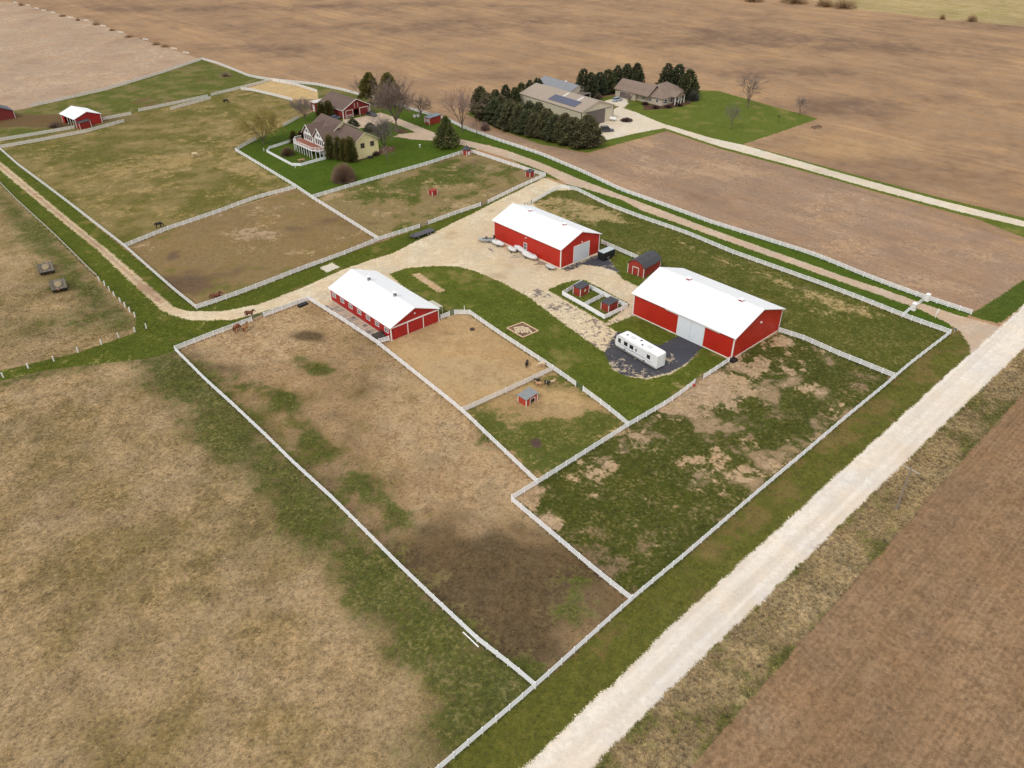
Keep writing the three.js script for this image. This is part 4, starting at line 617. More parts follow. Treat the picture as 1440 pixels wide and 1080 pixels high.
{ // old single posts where boards are gone
  const s = [[140, 392], [147.5, 398.5], [154, 406], [161, 413.5], [169.5, 422], [176, 428.5], [182.5, 435.5], [190, 442.5], [206, 459], [190, 464], [167, 472], [143, 481.5], [110, 492.5], [76, 505], [40, 515], [5, 528]], proto = [];
  for (const [x, y] of s) {
    const p = P(x, y + 3), first = x === 140;
    const m = shade(new THREE.Mesh(first ? new THREE.BoxGeometry(.26, 1.25, .2).translate(0, .6, 0) : proto[0].geometry, mVinylB)); proto.push(m); m.name = numbered('fence_post'); m.position.copy(p); m.rotation.set(rr(-.06, .06), rr(0, 3), rr(-.06, .06)); scene.add(m);
    tag(m, x >= 110 && y > 458 || x < 110 ? 'lone white post along the mown green strip through the meadow' : 'lone white post left standing beside the dirt track bend', 'post', x >= 110 && y > 458 || x < 110 ? 'lone posts along the green strip' : 'lone posts by the track bend');
  }
  const a = P(651, 889), b = P(673, 910), d = b.clone().sub(a), g = solo('loose_rail', new THREE.BoxGeometry(d.length(), .06, .16), mVinyl, 'loose white fence board lying in the grass outside the paddock fence', 'board'); g.position.copy(a).add(b).multiplyScalar(.5).setY(.04); g.rotation.y = Math.atan2(-d.z, d.x);
  // far fence row at the stubble field
  for (const [x, y] of [[22, 5], [40, 9], [52, 13], [62, 16], [75, 19], [100, 26], [122, 30], [146, 38], [170, 47], [205, 57], [245, 70], [262, 76]]) { const p = P(x, y), d = V(2.2 * Math.cos(R(29)), 0, 2.2 * Math.sin(R(29))); fence('broken white fence panel in the far brushy field boundary', [p.clone().sub(d), p.clone().add(d)], { mat: mVinylC, rails: [.55, .8, 1.05], top: 1.25, bay: 4.4, span2: 1, group: 'broken panels along the far field boundary' }); }
}

// ---------------------------------------------------------------- vehicles
function wheel(g, x, z, r, w = .24, name = 'wheel') { const t = part(name, new THREE.CylinderGeometry(r, r, w, 16).rotateX(Math.PI / 2), mTyre, g, x, r, z); part('rim', new THREE.CylinderGeometry(r * .6, r * .6, w + .02, 12).rotateX(Math.PI / 2), mRim, t); return t; }
function bev(pts, w, b = .06) { const s = new THREE.Shape(pts.map(([x, y]) => new THREE.Vector2(x, y))); return new THREE.ExtrudeGeometry(s, { depth: w - 2 * b, bevelEnabled: true, bevelThickness: b, bevelSize: b, bevelSegments: 2 }).translate(0, 0, -w / 2 + b); }
function car(name, label, cat, p, turn, paint, { L = 4.6, W = 1.85, h = 1.65, bed } = {}) {
  const g = thing(name, label, cat, p, turn), x = L / 2;
  part('body', bev([[-x, .35], [x - .1, .35], [x, .6], [x - .1, .85], [x * .42, 1.02], [-x + .05, 1.02], [-x, .8]], W, .08), paint, g);
  part('cabin', bev(bed ? [[-.7, 1.0], [x * .45, 1.0], [x * .2, h - .06], [-.55, h - .06]] : [[-x + .12, 1.0], [x * .46, 1.0], [x * .16, h - .06], [-x + .45, h - .06]], W - .16, .06), mGlass, g);
  part('roof', bev(bed ? [[-.6, h - .07], [x * .22, h - .07], [x * .15, h], [-.5, h]] : [[-x + .4, h - .07], [x * .18, h - .07], [x * .1, h], [-x + .55, h]], W - .2, .05), paint, g);
  if (bed) part('bed_floor', box(x - .9, .03, W - .3, -x / 2 - .35, 1.05, 0), mDark, g);
  for (const sx of [-1, 1]) for (const sz of [-1, 1]) wheel(g, sx * L * .31, sz * (W / 2 - .12), .35);
  for (const s of [-1, 1]) { part('headlight', box(.08, .16, .36, 0, 0, 0), M(235, 235, 230, .2), g, x - .02, .76, s * (W / 2 - .3)); part('tail_light', box(.06, .2, .22, 0, 0, 0), M(150, 20, 18, .3), g, -x - .02, .82, s * (W / 2 - .2)); }
  return g;
}
const paintM = (r, g, b) => new THREE.MeshPhysicalMaterial({ color: new THREE.Color().setRGB(...alb(r, g, b)), roughness: .35, clearcoat: 1, clearcoatRoughness: .06 });
{ // motorhome, its front towards the path
  const c = new THREE.Vector3(30.1, 0, -138.6), g = thing('motorhome', 'long white motorhome parked on the dark asphalt pad', 'motorhome', c, yaw(142)), L = 11.3, W = 2.55, H = 3.35;
  const mBody = new THREE.MeshPhysicalMaterial({ color: new THREE.Color().setRGB(.82, .82, .82), roughness: .35, clearcoat: .4 });
  const prof = [[0, .55], [L - .25, .55], [L, .9], [L - .02, 1.7], [L - .28, 2.75], [L - .75, 3.2], [L - 1.3, H], [.25, H], [0, H - .2]];
  part('body', bev(prof, W, .12).translate(0, 0, W / 2), mBody, g);
  part('skirt', span(.2, L - .4, .38, .72, -.02, W + .02), M(170, 166, 160, .6), g);
  part('chassis', span(.3, L - .5, .22, .4, .15, W - .15), mDark, g);
  const win = (x0, x1, y0, y1) => part('window', span(x0, x1, y0, y1, -.03, .02), mGlass, g);
  win(1.7, 2.55, 1.75, 2.6); win(5.35, 5.65, 1.75, 2.45); win(6.3, 7.3, 1.75, 2.6); win(7.9, 8.9, 1.75, 2.6); win(9.8, 10.55, 1.7, 2.6);
  part('windshield', bar(V(L - .02, 1.75, W / 2), V(L - .24, 2.68, W / 2), 1, 4).scale(1, 1, 1).deleteAttribute('uv') && new THREE.BoxGeometry(.05, 1.0, W - .35).rotateZ(.24).translate(L - .1, 2.2, W / 2), mGlass, g);
  for (const [x, w] of [[3.1, 1.0], [7.6, 1.0]]) part('roof_air_conditioner', new RoundedBoxGeometry(w, .28, .75, 2, .08), M(226, 226, 224, .6), g, x, H + .14, W / 2);
  for (const [x, z] of [[4.6, .7], [5.9, 1.8], [9.2, 1.2]]) part('roof_vent', new RoundedBoxGeometry(.5, .12, .5, 1, .03), x === 4.6 ? mDark : M(205, 205, 206, .6), g, x, H + .06, z);
  part('awning', bar(V(2.2, 3.12, -.06), V(8.6, 3.12, -.06), .08, 8), mWhite, g);
  for (const [x0, y0, x1, y1, m] of [[1.2, 1.25, 6.6, 1.4, M(150, 158, 172)], [3.2, 1.42, 8.6, 1.22, M(186, 190, 198)], [6.4, 1.2, 10.4, 1.5, M(130, 138, 152)]]) { const l = Math.hypot(x1 - x0, y1 - y0); const s = part('stripe', new THREE.BoxGeometry(l, .09, .012), m, g, (x0 + x1) / 2, (y0 + y1) / 2, -.008); s.rotation.z = Math.atan2(y1 - y0, x1 - x0); }
  for (const x of [3.2, 8.6]) for (const z of [.14, W - .14]) wheel(g, x, z, .45, .3);
  for (const z of [.3, W - .3]) { part('tail_light', box(.05, .4, .2), M(160, 24, 20, .3), g, -.03, 1.1, z); part('headlight', box(.06, .25, .35), M(230, 232, 235, .2), g, L - .02, 1.05, z); }
  part('ladder', join([bar(V(-.1, .8, 2.0), V(-.1, 3.3, 2.0), .03), bar(V(-.1, .8, 2.3), V(-.1, 3.3, 2.3), .03), ...[0, 1, 2, 3, 4, 5].map((k) => bar(V(-.1, 1 + k * .42, 2.0), V(-.1, 1 + k * .42, 2.3), .02))]), mSteel, g);
}
scene.children[scene.children.length - 1].scale.setScalar(1.07);
{ // black box trailer by the barn
  const p = P(852, 363), g = thing('cargo_trailer', 'black enclosed cargo trailer with pale roof beside the roller door barn', 'trailer', p, yaw(137.5) - R(90));
  part('body', new RoundedBoxGeometry(4.6, 1.9, 2.2, 2, .08).translate(0, 1.4, 0), mBlack, g); part('roof', new RoundedBoxGeometry(4.5, .1, 2.1, 1, .04).translate(0, 2.4, 0), M(196, 206, 208, .5), g); part('tongue', join([bar(V(2.2, .5, .5), V(3.6, .5, 0), .06), bar(V(2.2, .5, -.5), V(3.6, .5, 0), .06)]), mDark, g);
  for (const z of [-1.12, 1.12]) { wheel(g, -.4, z, .36); part('fender', box(1.1, .08, .3, -.4, .82, z), mSteel, g); } part('corner_trim', box(.06, 1.8, .06, 2.28, 1.4, 1.08), mSteel, g); part('jack', cyl(.05, .05, .6, 6), mSteel, g, 3.3, 0, 0);
}
{ // flatbed trailer
  const p = P(594, 331), g = thing('flatbed_trailer', 'dark flatbed trailer parked on the grass beside the gravel lane', 'trailer', p, Math.atan2(-(P(612, 322).z - P(580, 333).z), P(612, 322).x - P(580, 333).x));
  for (let k = 0; k < 8; k++) part('deck_plank', box(7.6, .06, .27, 0, .82, -1.05 + k * .3), k % 3 ? M(98, 94, 100, .85) : M(88, 84, 88, .85), g);
  part('side_beam', box(7.7, .16, .1, 0, .72, -1.25), mDark, g); part('side_beam', box(7.7, .16, .1, 0, .72, 1.25), mDark, g); part('front_rack', join([box(.08, .9, .08, -3.8, 1.2, -1.1), box(.08, .9, .08, -3.8, 1.2, 1.1), box(.08, .08, 2.3, -3.8, 1.6, 0)]), mDark, g); part('tongue', bar(V(-3.8, .6, 0), V(-5.2, .6, 0), .07), mDark, g);
  for (const x of [1.2, 2.1, -2.2]) for (const z of [-1.02, 1.02]) wheel(g, x, z, .34, .22);
}
for (const [x, y, label] of [[66, 381, 'green and grey slatted hay wagon in the meadow with its rack up'], [83.5, 405, 'grey slatted hay wagon in the meadow beside another wagon, orange mark on its tail']]) {
  const g = thing('hay_wagon', label, 'wagon', P(x, y), R(-58), 'hay wagons in the meadow'), m = M(112, 106, 96, .9), mg = M(98, 110, 84, .8);
  for (let k = 0; k < 7; k++) part('deck_plank', box(4.4, .07, .34, 0, .78, -1.1 + k * .37), k % 2 ? m : M(136, 120, 104, .9), g);
  part('frame', join([box(4.4, .16, .12, 0, .66, -1.3), box(4.4, .16, .12, 0, .66, 1.3), box(.12, .16, 2.6, -2.2, .66, 0), box(.12, .16, 2.6, 2.2, .66, 0)]), mDark, g);
  for (const z of [-1.3, 1.3]) for (const yy of [1.0, 1.3, 1.6]) part('side_rail', box(4.4, .12, .06, 0, yy, z), mg, g);
  for (const xx of [-2.15, 0, 2.15]) for (const z of [-1.3, 1.3]) part('stake', box(.09, 1.0, .09, xx, 1.2, z), mg, g);
  part('hay', new THREE.IcosahedronGeometry(.9, 2).scale(1.5, .28, .8).translate(.2, .9, 0), M(160, 140, 108, 1), g); if (y > 390) part('tail_marker', box(.06, .16, .3, 2.28, .7, .2), M(214, 120, 60), g);
  for (const xx of [-1.5, 1.5]) for (const z of [-1.1, 1.1]) wheel(g, xx, z, .34, .18); part('drawbar', bar(V(-2.2, .5, 0), V(-4.0, .35, 0), .06), mg, g); g.scale.setScalar(1.35);
}
car('van', 'dark blue van parked in front of the grey shed door', 'van', P(853, 185), R(14), paintM(40, 46, 66), { L: 5.3, W: 2.0, h: 2.15 });
car('car', 'light silver car parked at the ranch house garage', 'car', P(868, 142), R(40), paintM(176, 190, 206), { L: 4.7 });
car('car', 'dark car parked at the right corner of the red garage', 'car', P(523, 163), R(-35), paintM(50, 54, 66));
car('car', 'blue grey car parked beside the columnar shrubs at the red garage', 'car', P(472, 168), R(48), paintM(104, 120, 140), { L: 4.2 });
{ const p = P(861, 170), g = thing('propane_tank', 'white rounded tank beside the cream shed corner', 'tank', p, R(-30)); part('tank', new THREE.CapsuleGeometry(.65, 2.2, 6, 14).rotateZ(Math.PI / 2).translate(0, 1.0, 0), mWhite, g); for (const x of [-.9, .9]) part('foot', box(.25, .5, .9, x, .25, 0), mSteel, g); part('valve_dome', cyl(.16, .16, .2, 10), mWhite, g, 0, 1.6, 0); }

// things under white tarpaulins along the barn wall
function tarped(label, px, py, L, W, H, turn, mat, name = 'covered_boat', seedk = 0) {
  const g = thing(name, label, 'boat', P(px, py), turn), s = new THREE.SphereGeometry(1, 26, 16), p = s.attributes.position;
  for (let i = 0; i < p.count; i++) { let x = p.getX(i), y = p.getY(i), z = p.getZ(i); const taper = x > 0 ? 1 - .55 * x * x : 1 - .1 * x * x, w = vn(x * 3 + seedk, z * 4 + y * 2) * .06; const zz = Math.sign(z) * Math.abs(z) ** .7, top = (1 - Math.abs(zz) ** 1.4 * .7) * (.75 + .25 * Math.cos(x * 5 + seedk)); p.setXYZ(i, Math.sign(x) * Math.abs(x) ** .8 * L / 2, y > 0 ? y ** .5 * H * .62 * top * (1 - .15 * x) + w * H : Math.max(-.4, y) * H * .8, zz * W / 2 * taper * (1 + w)); }
  s.computeVertexNormals(); part('cover', s, mat, g, 0, .55 + H * .35, 0);
  part('trailer_frame', join([bar(V(-L * .45, .45, -W * .3), V(L * .4, .45, -W * .3), .06), bar(V(-L * .45, .45, W * .3), V(L * .4, .45, W * .3), .06), bar(V(L * .3, .45, W * .3), V(L * .68, .4, 0), .05), bar(V(L * .3, .45, -W * .3), V(L * .68, .4, 0), .05), bar(V(-L * .1, .32, -W * .5), V(-L * .1, .32, W * .5), .05)]), mSteel, g);
  for (const z of [-1, 1]) wheel(g, -L * .1, z * W * .48, .3, .18); return g;
}
const tarp = M(226, 226, 222, .7), tarp2 = M(206, 204, 198, .8), UY = Math.atan2(-UZ, UX);
tarped('white covered boat nearest the far corner of the roller door barn', 700.5, 345.5, 4.2, 1.7, 1.1, UY + .2, tarp, 'covered_boat', 1);
tarped('small white covered boat next to the barn window', 720, 354, 3.2, 1.5, 1.0, UY, tarp, 'covered_boat', 4);
tarped('long white covered boat under the barn window', 732, 354, 5.0, 1.8, 1.05, UY + Math.PI - .1, tarp, 'covered_boat', 7);
tarped('widest white covered boat on a trailer along the barn wall', 745, 363, 5.6, 2.2, 1.15, UY + Math.PI, tarp, 'covered_boat', 9);
tarped('low grey covered boat near the barn corner post', 774, 378, 3.4, 1.6, .6, UY, tarp2, 'covered_boat', 12);
{ const g = thing('outboard_boat', 'grey open boat with a black motor left of the covered boats', 'boat', P(685, 340), UY + .8); part('hull', bev([[-1.9, .9], [1.4, .9], [2.2, 1.0], [1.5, .45], [-1.8, .4]], 1.5, .1), M(176, 178, 176, .5), g); part('floor', box(3.0, .04, 1.1, -.2, 1.02, 0), M(120, 122, 122), g); part('motor', new RoundedBoxGeometry(.5, 1.0, .5, 2, .1), mBlack, g, -2.0, 1.5, 0); part('console', box(.5, .6, .7, .2, 1.25, 0), M(90, 92, 96), g); part('trailer_frame', join([bar(V(-1.6, .35, .4), V(2.6, .35, 0), .06), bar(V(-1.6, .35, -.4), V(2.6, .35, 0), .06)]), mSteel, g); for (const z of [-.85, .85]) wheel(g, -.5, z, .3, .18); }
{ // planks and scrap by the barn wall
  for (const [x, y, n] of [[760, 371, 5], [724, 361, 4], [690, 351, 3]]) { const g = thing('lumber_pile', ['loose grey boards lying between the boats and the barn corner', 'loose grey boards lying below the barn window', 'loose grey boards lying beside the open boat'][[760, 724, 690].indexOf(x)], 'lumber', P(x, y), rr(0, 3), 'scrap boards by the barn'); for (let k = 0; k < n; k++) { const b = part('board', box(rr(1.6, 3), .07, .2), k % 2 ? mOldWood : M(150, 136, 120, .9), g, rr(-.6, .6), .05 + k * .075, rr(-.6, .6)); b.rotation.y = rr(-.4, .4); } }
}
{ // fire pit with timber edging and planks
  const c = [[713, 462], [735, 454], [757, 466], [735, 475]].map(([x, y]) => P(x, y)), g = thing('sand_pit', 'square pit edged with pale logs and holding light planks, on the central lawn', 'pit', c[0]);
  for (let i = 0; i < 4; i++) { const a = c[i].clone().sub(c[0]), b = c[(i + 1) % 4].clone().sub(c[0]); part('log', bar(a.setY(.14), b.setY(.14), .17, 8), M(216, 184, 146, .9), g); }
  const m = c[0].clone().add(c[2]).multiplyScalar(.5).sub(c[0]);
  for (let k = 0; k < 6; k++) { const p = part('plank', box(2.6, .07, .5), mPlank, g, m.x - 1.6 + k * .62, .08 + (k % 2) * .05, m.z + rr(-.4, .4)); p.rotation.y = R(100) + rr(-.25, .25); }
  for (let k = 0; k < 3; k++) { const p = part('plank', box(2.4, .07, .5), mPlank, g, m.x + rr(-1, 1), .2, m.z - .9 + k * .55); p.rotation.y = R(12); }
}
{ // utility pole beside the road
  const b = P(1260, 717), g = thing('utility_pole', 'weathered utility pole with pale crossarm in the dry grass beside the road', 'pole', b);
  part('pole', cyl(.17, .12, 9.0, 10), M(150, 138, 124, .9), g); const a = P(1264.5, 661, 8.7), e = P(1289, 674.5, 8.7), d = e.clone().sub(a).normalize(); part('crossarm', bar(V(-d.x * 1.45, 8.7, -d.z * 1.45), V(d.x * 1.45, 8.7, d.z * 1.45), .09, 4), M(196, 182, 170, .9), g);
  for (const t of [-1.3, -.6, .6, 1.3]) part('insulator', cyl(.06, .04, .2, 8), M(190, 186, 180, .3), g, d.x * t, 8.76, d.z * t);
  for (const s of [-1, 1]) part('brace', bar(V(d.x * .8 * s, 8.64, d.z * .8 * s), V(0, 7.9, 0), .025, 4), mSteel, g);
}
{ // water troughs, muck, stones
  const t = (label, x, y, L, W, H, m, turn) => { const g = thing('water_trough', label, 'trough', P(x, y), turn), o = .06; part('tub', join([box(L, H, o, 0, H / 2, W / 2), box(L, H, o, 0, H / 2, -W / 2), box(o, H, W, L / 2, H / 2, 0), box(o, H, W, -L / 2, H / 2, 0), box(L, .06, W, 0, .03, 0)]), m, g); part('water', box(L - .13, .02, W - .13, 0, H - .12, 0), mGlass, g); };
  t('dark water trough in the paddock corner by the stable drive', 426, 430, 2.4, .8, .6, mDark, Math.atan2(-(P(434, 419).z - P(371, 443).z), P(434, 419).x - P(371, 443).x));
  t('black water tub against the big barn corner in the sandy paddock', 1031, 508, 1.5, 1.1, .6, mBlack, R(35));
  t('small dark water tub by the upper left stable fence', 664, 464, .9, .6, .4, M(96, 74, 60), R(20));
  for (const [x, y, label] of [[1016 - 40, 541, 'red feed bucket hung low on the fence by the pink gate'], [951, 556, 'red feed bucket at the fence beside the lawn edge']]) { const g = thing('feed_bucket', label, 'bucket', P(x, y + 2), 0, 'red feed buckets'); part('bucket', cyl(.2, .26, .45, 12), M(190, 36, 40, .5), g); part('handle', new THREE.TorusGeometry(.24, .015, 5, 12, Math.PI).translate(0, .45, 0), mSteel, g); }
  const p = P(534, 474), g = thing('muck_pile', 'dark muck pile at the stable corner', 'pile', p); const s = new THREE.IcosahedronGeometry(1, 4), q = s.attributes.position; for (let i = 0; i < q.count; i++) { const x = q.getX(i), y = q.getY(i), z = q.getZ(i), w = 1 + .22 * vn(x * 2.6 + 3, z * 2.6 + y); q.setXYZ(i, x * 2.1 * w, Math.max(0, y) * .8 * w, z * 1.2 * w); } s.computeVertexNormals(); part('heap', s, M(74, 66, 60, 1), g); g.rotation.y = UY;
  const b = thing('wheelbarrow', 'dark wheelbarrow beside the muck pile', 'wheelbarrow', P(538.5, 470.5), UY); part('tray', new THREE.CylinderGeometry(.75, .4, .5, 4).rotateY(Math.PI / 4).scale(1.3, 1, .9).translate(0, .75, 0), M(70, 56, 50), b); wheel(b, .8, 0, .2, .1); part('handle', bar(V(.8, .25, .1), V(-1.1, .7, .35), .03), mWood, b); part('handle', bar(V(.8, .25, -.1), V(-1.1, .7, -.35), .03), mWood, b); for (const z of [-.25, .25]) part('leg', bar(V(-.4, 0, z), V(-.4, .6, z), .025), mSteel, b);
  { // paving flags beside the stable
    const o = V(-26.85, 0, -150.93), th = R(138.4), u = V(-Math.sin(th), 0, Math.cos(th)), v = V(-u.z, 0, u.x), ms = [M(196, 180, 158, .95), M(172, 160, 146, .95), M(128, 124, 118, .95), M(204, 178, 156, .95)], gp = new THREE.BoxGeometry(.9, .06, .9), w = thing('paved_strip', 'strip of mixed stone flags between the stable windows and the fence', 'paving', o);
    for (let i = 0; i < 22; i++) for (let j = 0; j < 3; j++) { const f = part('flag', gp, ms[(rnd() * 4) | 0], w, u.x * (2.6 + i * 1.0) - v.x * (.75 + j * .98), .035 + rr(-.008, .008), u.z * (2.6 + i * 1.0) - v.z * (.75 + j * .98)); f.rotation.y = yaw(138.4) + rr(-.03, .03); }
  }
}

// ---------------------------------------------------------------- horses and goats: one continuous body each
function creature(bones, S, n, cy) {
  const mc = new MarchingCubes(n, mVinyl, false, false, 60000); mc.isolation = 0; const f = mc.field, h = mc.halfsize;
  for (let k = 0; k < n; k++) for (let j = 0; j < n; j++) for (let i = 0; i < n; i++) {
    const x = (i - h) / h * S, y = (j - h) / h * S + cy, z = (k - h) / h * S; let d = 9;
    for (const [ax, ay, az, ar, bx, by, bz, br] of bones) {
      const vx = bx - ax, vy = by - ay, vz = bz - az, wx = x - ax, wy = y - ay, wz = z - az; let t = (vx * wx + vy * wy + vz * wz) / (vx * vx + vy * vy + vz * vz + 1e-9); t = t < 0 ? 0 : t > 1 ? 1 : t;
      const e = Math.hypot(wx - t * vx, wy - t * vy, wz - t * vz) - (ar + (br - ar) * t), kk = .07, q = Math.max(kk - Math.abs(d - e), 0) / kk; d = Math.min(d, e) - q * q * kk * .25;
    }
    f[i + j * n + k * n * n] = -d;
  }
  mc.update(); const c = mc.count, g = new THREE.BufferGeometry(); g.setAttribute('position', new THREE.BufferAttribute(mc.positionArray.slice(0, c * 3).map((v, i) => v * S + (i % 3 === 1 ? cy : 0)), 3)); g.setAttribute('normal', new THREE.BufferAttribute(mc.normalArray.slice(0, c * 3), 3)); return g;
}
const legs = (step) => [1, -1].flatMap((s) => [
  [.46, .95, .16 * s, .15, .50 + step * s * .12, .5, .15 * s, .075], [.50 + step * s * .12, .5, .15 * s, .07, .47 + step * s * .16, .1, .15 * s, .05], [.47 + step * s * .16, .1, .15 * s, .055, .52 + step * s * .16, .05, .15 * s, .06],
  [-.6, 1.0, .16 * s, .2, -.5 - step * s * .1, .66, .17 * s, .11], [-.5 - step * s * .1, .66, .17 * s, .1, -.72 - step * s * .12, .46, .16 * s, .065], [-.72 - step * s * .12, .46, .16 * s, .06, -.68 - step * s * .14, .1, .16 * s, .05], [-.68 - step * s * .14, .1, .16 * s, .055, -.62 - step * s * .14, .05, .16 * s, .06]]);
const trunk = [[.42, 1.16, 0, .32, .0, 1.12, 0, .33], [.0, 1.12, 0, .33, -.55, 1.2, 0, .33], [.5, 1.3, 0, .22, .2, 1.38, 0, .16]];
const neckUp = [[.58, 1.3, 0, .24, .98, 1.78, 0, .13], [1.0, 1.8, 0, .13, 1.18, 1.66, 0, .11], [1.18, 1.66, 0, .1, 1.42, 1.46, 0, .07], [.97, 1.92, .06, .035, .97, 2.02, .07, .015], [.97, 1.92, -.06, .035, .97, 2.02, -.07, .015]];
const neckDown = [[.6, 1.22, 0, .24, 1.08, .74, 0, .13], [1.1, .7, 0, .13, 1.2, .5, 0, .11], [1.2, .5, 0, .1, 1.26, .16, 0, .075], [1.06, .8, .07, .035, 1.0, .9, .09, .015], [1.06, .8, -.07, .035, 1.0, .9, -.09, .015]];
const gStand = creature([...trunk, ...neckUp, ...legs(1)], 1.62, 88, 1.05), gGraze = creature([...trunk, ...neckDown, ...legs(.7)], 1.62, 88, 1.05);
const gLie = creature([[.45, .42, 0, .3, -.55, .4, 0, .34], [.5, .5, 0, .24, .9, .95, 0, .13], [.92, .98, 0, .13, 1.26, .76, 0, .08], [.4, .2, .25, .12, .85, .12, .3, .06], [.85, .12, .3, .06, .6, .08, .42, .05], [.4, .2, -.2, .12, .8, .1, -.25, .06], [-.5, .25, .3, .2, -.1, .14, .42, .08], [-.1, .14, .42, .07, -.5, .08, .5, .05], [-.5, .25, -.25, .2, -.2, .12, -.36, .08]], 1.5, 72, .6);
const gGoat = creature([[.28, .58, 0, .2, -.3, .56, 0, .22], [.34, .66, 0, .13, .52, .9, 0, .09], [.52, .92, 0, .09, .74, .8, 0, .055], [.5, 1.0, .05, .025, .4, 1.16, .08, .012], [.5, 1.0, -.05, .025, .4, 1.16, -.08, .012], ...[1, -1].flatMap((s) => [[.26, .45, .1 * s, .08, .27, .24, .1 * s, .045], [.27, .24, .1 * s, .042, .27, .04, .1 * s, .038], [-.32, .5, .1 * s, .1, -.28, .3, .1 * s, .055], [-.28, .3, .1 * s, .05, -.36, .2, .1 * s, .042], [-.36, .2, .1 * s, .04, -.34, .04, .1 * s, .038]])], .95, 64, .6);
function horse(label, px, py, turn, geo, coat, hair, s = 1, patch) {
  const g = thing('horse', label, 'horse', P(px, py), turn, 'horses in the paddocks'); g.scale.setScalar(s);
  const up = geo === gStand, lie = geo === gLie; part('body', geo, coat, g);
  const tl = lie ? [[-.86, .55, 0], [-1.05, .3, .05], [-1.15, .08, .1]] : [[-.84, 1.4, 0], [-1.02, 1.15, 0], [-1.0, .55, 0]];
  part('tail', new THREE.TubeGeometry(new THREE.CatmullRomCurve3(tl.map((a) => V(...a))), 8, .075, 6), hair, g);
  const mn = up ? [[.96, 1.95, 0], [.74, 1.75, 0], [.42, 1.5, 0]] : lie ? [[.86, 1.12, 0], [.66, .95, 0], [.42, .78, 0]] : [[1.0, .92, 0], [.82, 1.16, 0], [.5, 1.46, 0]];
  part('mane', new THREE.TubeGeometry(new THREE.CatmullRomCurve3(mn.map((a) => V(...a))), 8, .07, 6), hair, g);
  if (patch) part('white_blaze', new THREE.SphereGeometry(.2, 10, 8).scale(1, .7, 1.65).translate(patch[0], patch[1], 0), M(232, 222, 206, .9), g);
  return g;
}
const cBay = M(110, 58, 36, .75), cDark = M(50, 36, 30, .7), cBlack = M(34, 28, 27, .7), cPale = M(222, 196, 160, .8), cChest = M(140, 76, 44, .75), cDun = M(168, 118, 66, .8), hB = M(34, 28, 26, .9), hW = M(226, 212, 188, .9);
horse('pale cream horse grazing in the big upper pasture', 275, 221, R(5), gGraze, cPale, hW, 1.15);
horse('black horse grazing beside the fence dividing the upper pasture', 224, 320, R(35), gGraze, cBlack, hB, 1.1);
horse('dark horse grazing near the sandy corral', 318, 145, R(10), gGraze, cBlack, hB, 1.1);
horse('brown horse lying in the corner of the brown paddock', 304, 418, R(8), gLie, cBay, hB, 1.4);
horse('bay horse walking on the gravel lane outside the gate', 352, 446, R(-4), gStand, cBay, hB, 1.12);
horse('bay horse with white patch at the front paddock fence', 333.5, 466, R(70), gGraze, cChest, hB, 1.15, [-.45, 1.15]);
horse('dun horse at the front paddock fence', 346, 466, R(80), gStand, cDun, hB, 1.05);
horse('dark horse alone in the dirt paddock', 741, 515, R(78), gGraze, cDark, hB, .9);
horse('cream and white pony at the lawn side fence of the dirt paddock', 761.5, 516.5, R(-165), gGraze, cPale, hW, .9, [.1, 1.2]);
function goat(label, px, py, turn, coat, s = 1.25, patch) { const g = thing('goat', label, 'goat', P(px, py), turn, 'goats by the hut'); g.scale.setScalar(s); part('body', gGoat, coat, g); part('tail', bar(V(-.5, .68, 0), V(-.6, .76, 0), .03), coat, g); if (patch) part('white_patch', new THREE.SphereGeometry(.17, 10, 8).scale(1, .9, 1.42).translate(0, .6, 0), M(230, 224, 214, .9), g); }
goat('tan goat standing behind the orange red hut', 757.5, 543, R(170), M(196, 150, 112, .9), 1.35); goat('black goat beside the divider fence', 754.5, 538, R(-25), cBlack, 1.2); goat('black and white goat near the tan goat', 769, 541.5, R(-40), cBlack, 1.3, true); goat('small pale goat on the bare ground of the goat paddock', 777, 539.5, R(20), M(214, 184, 150, .9), 1.1);

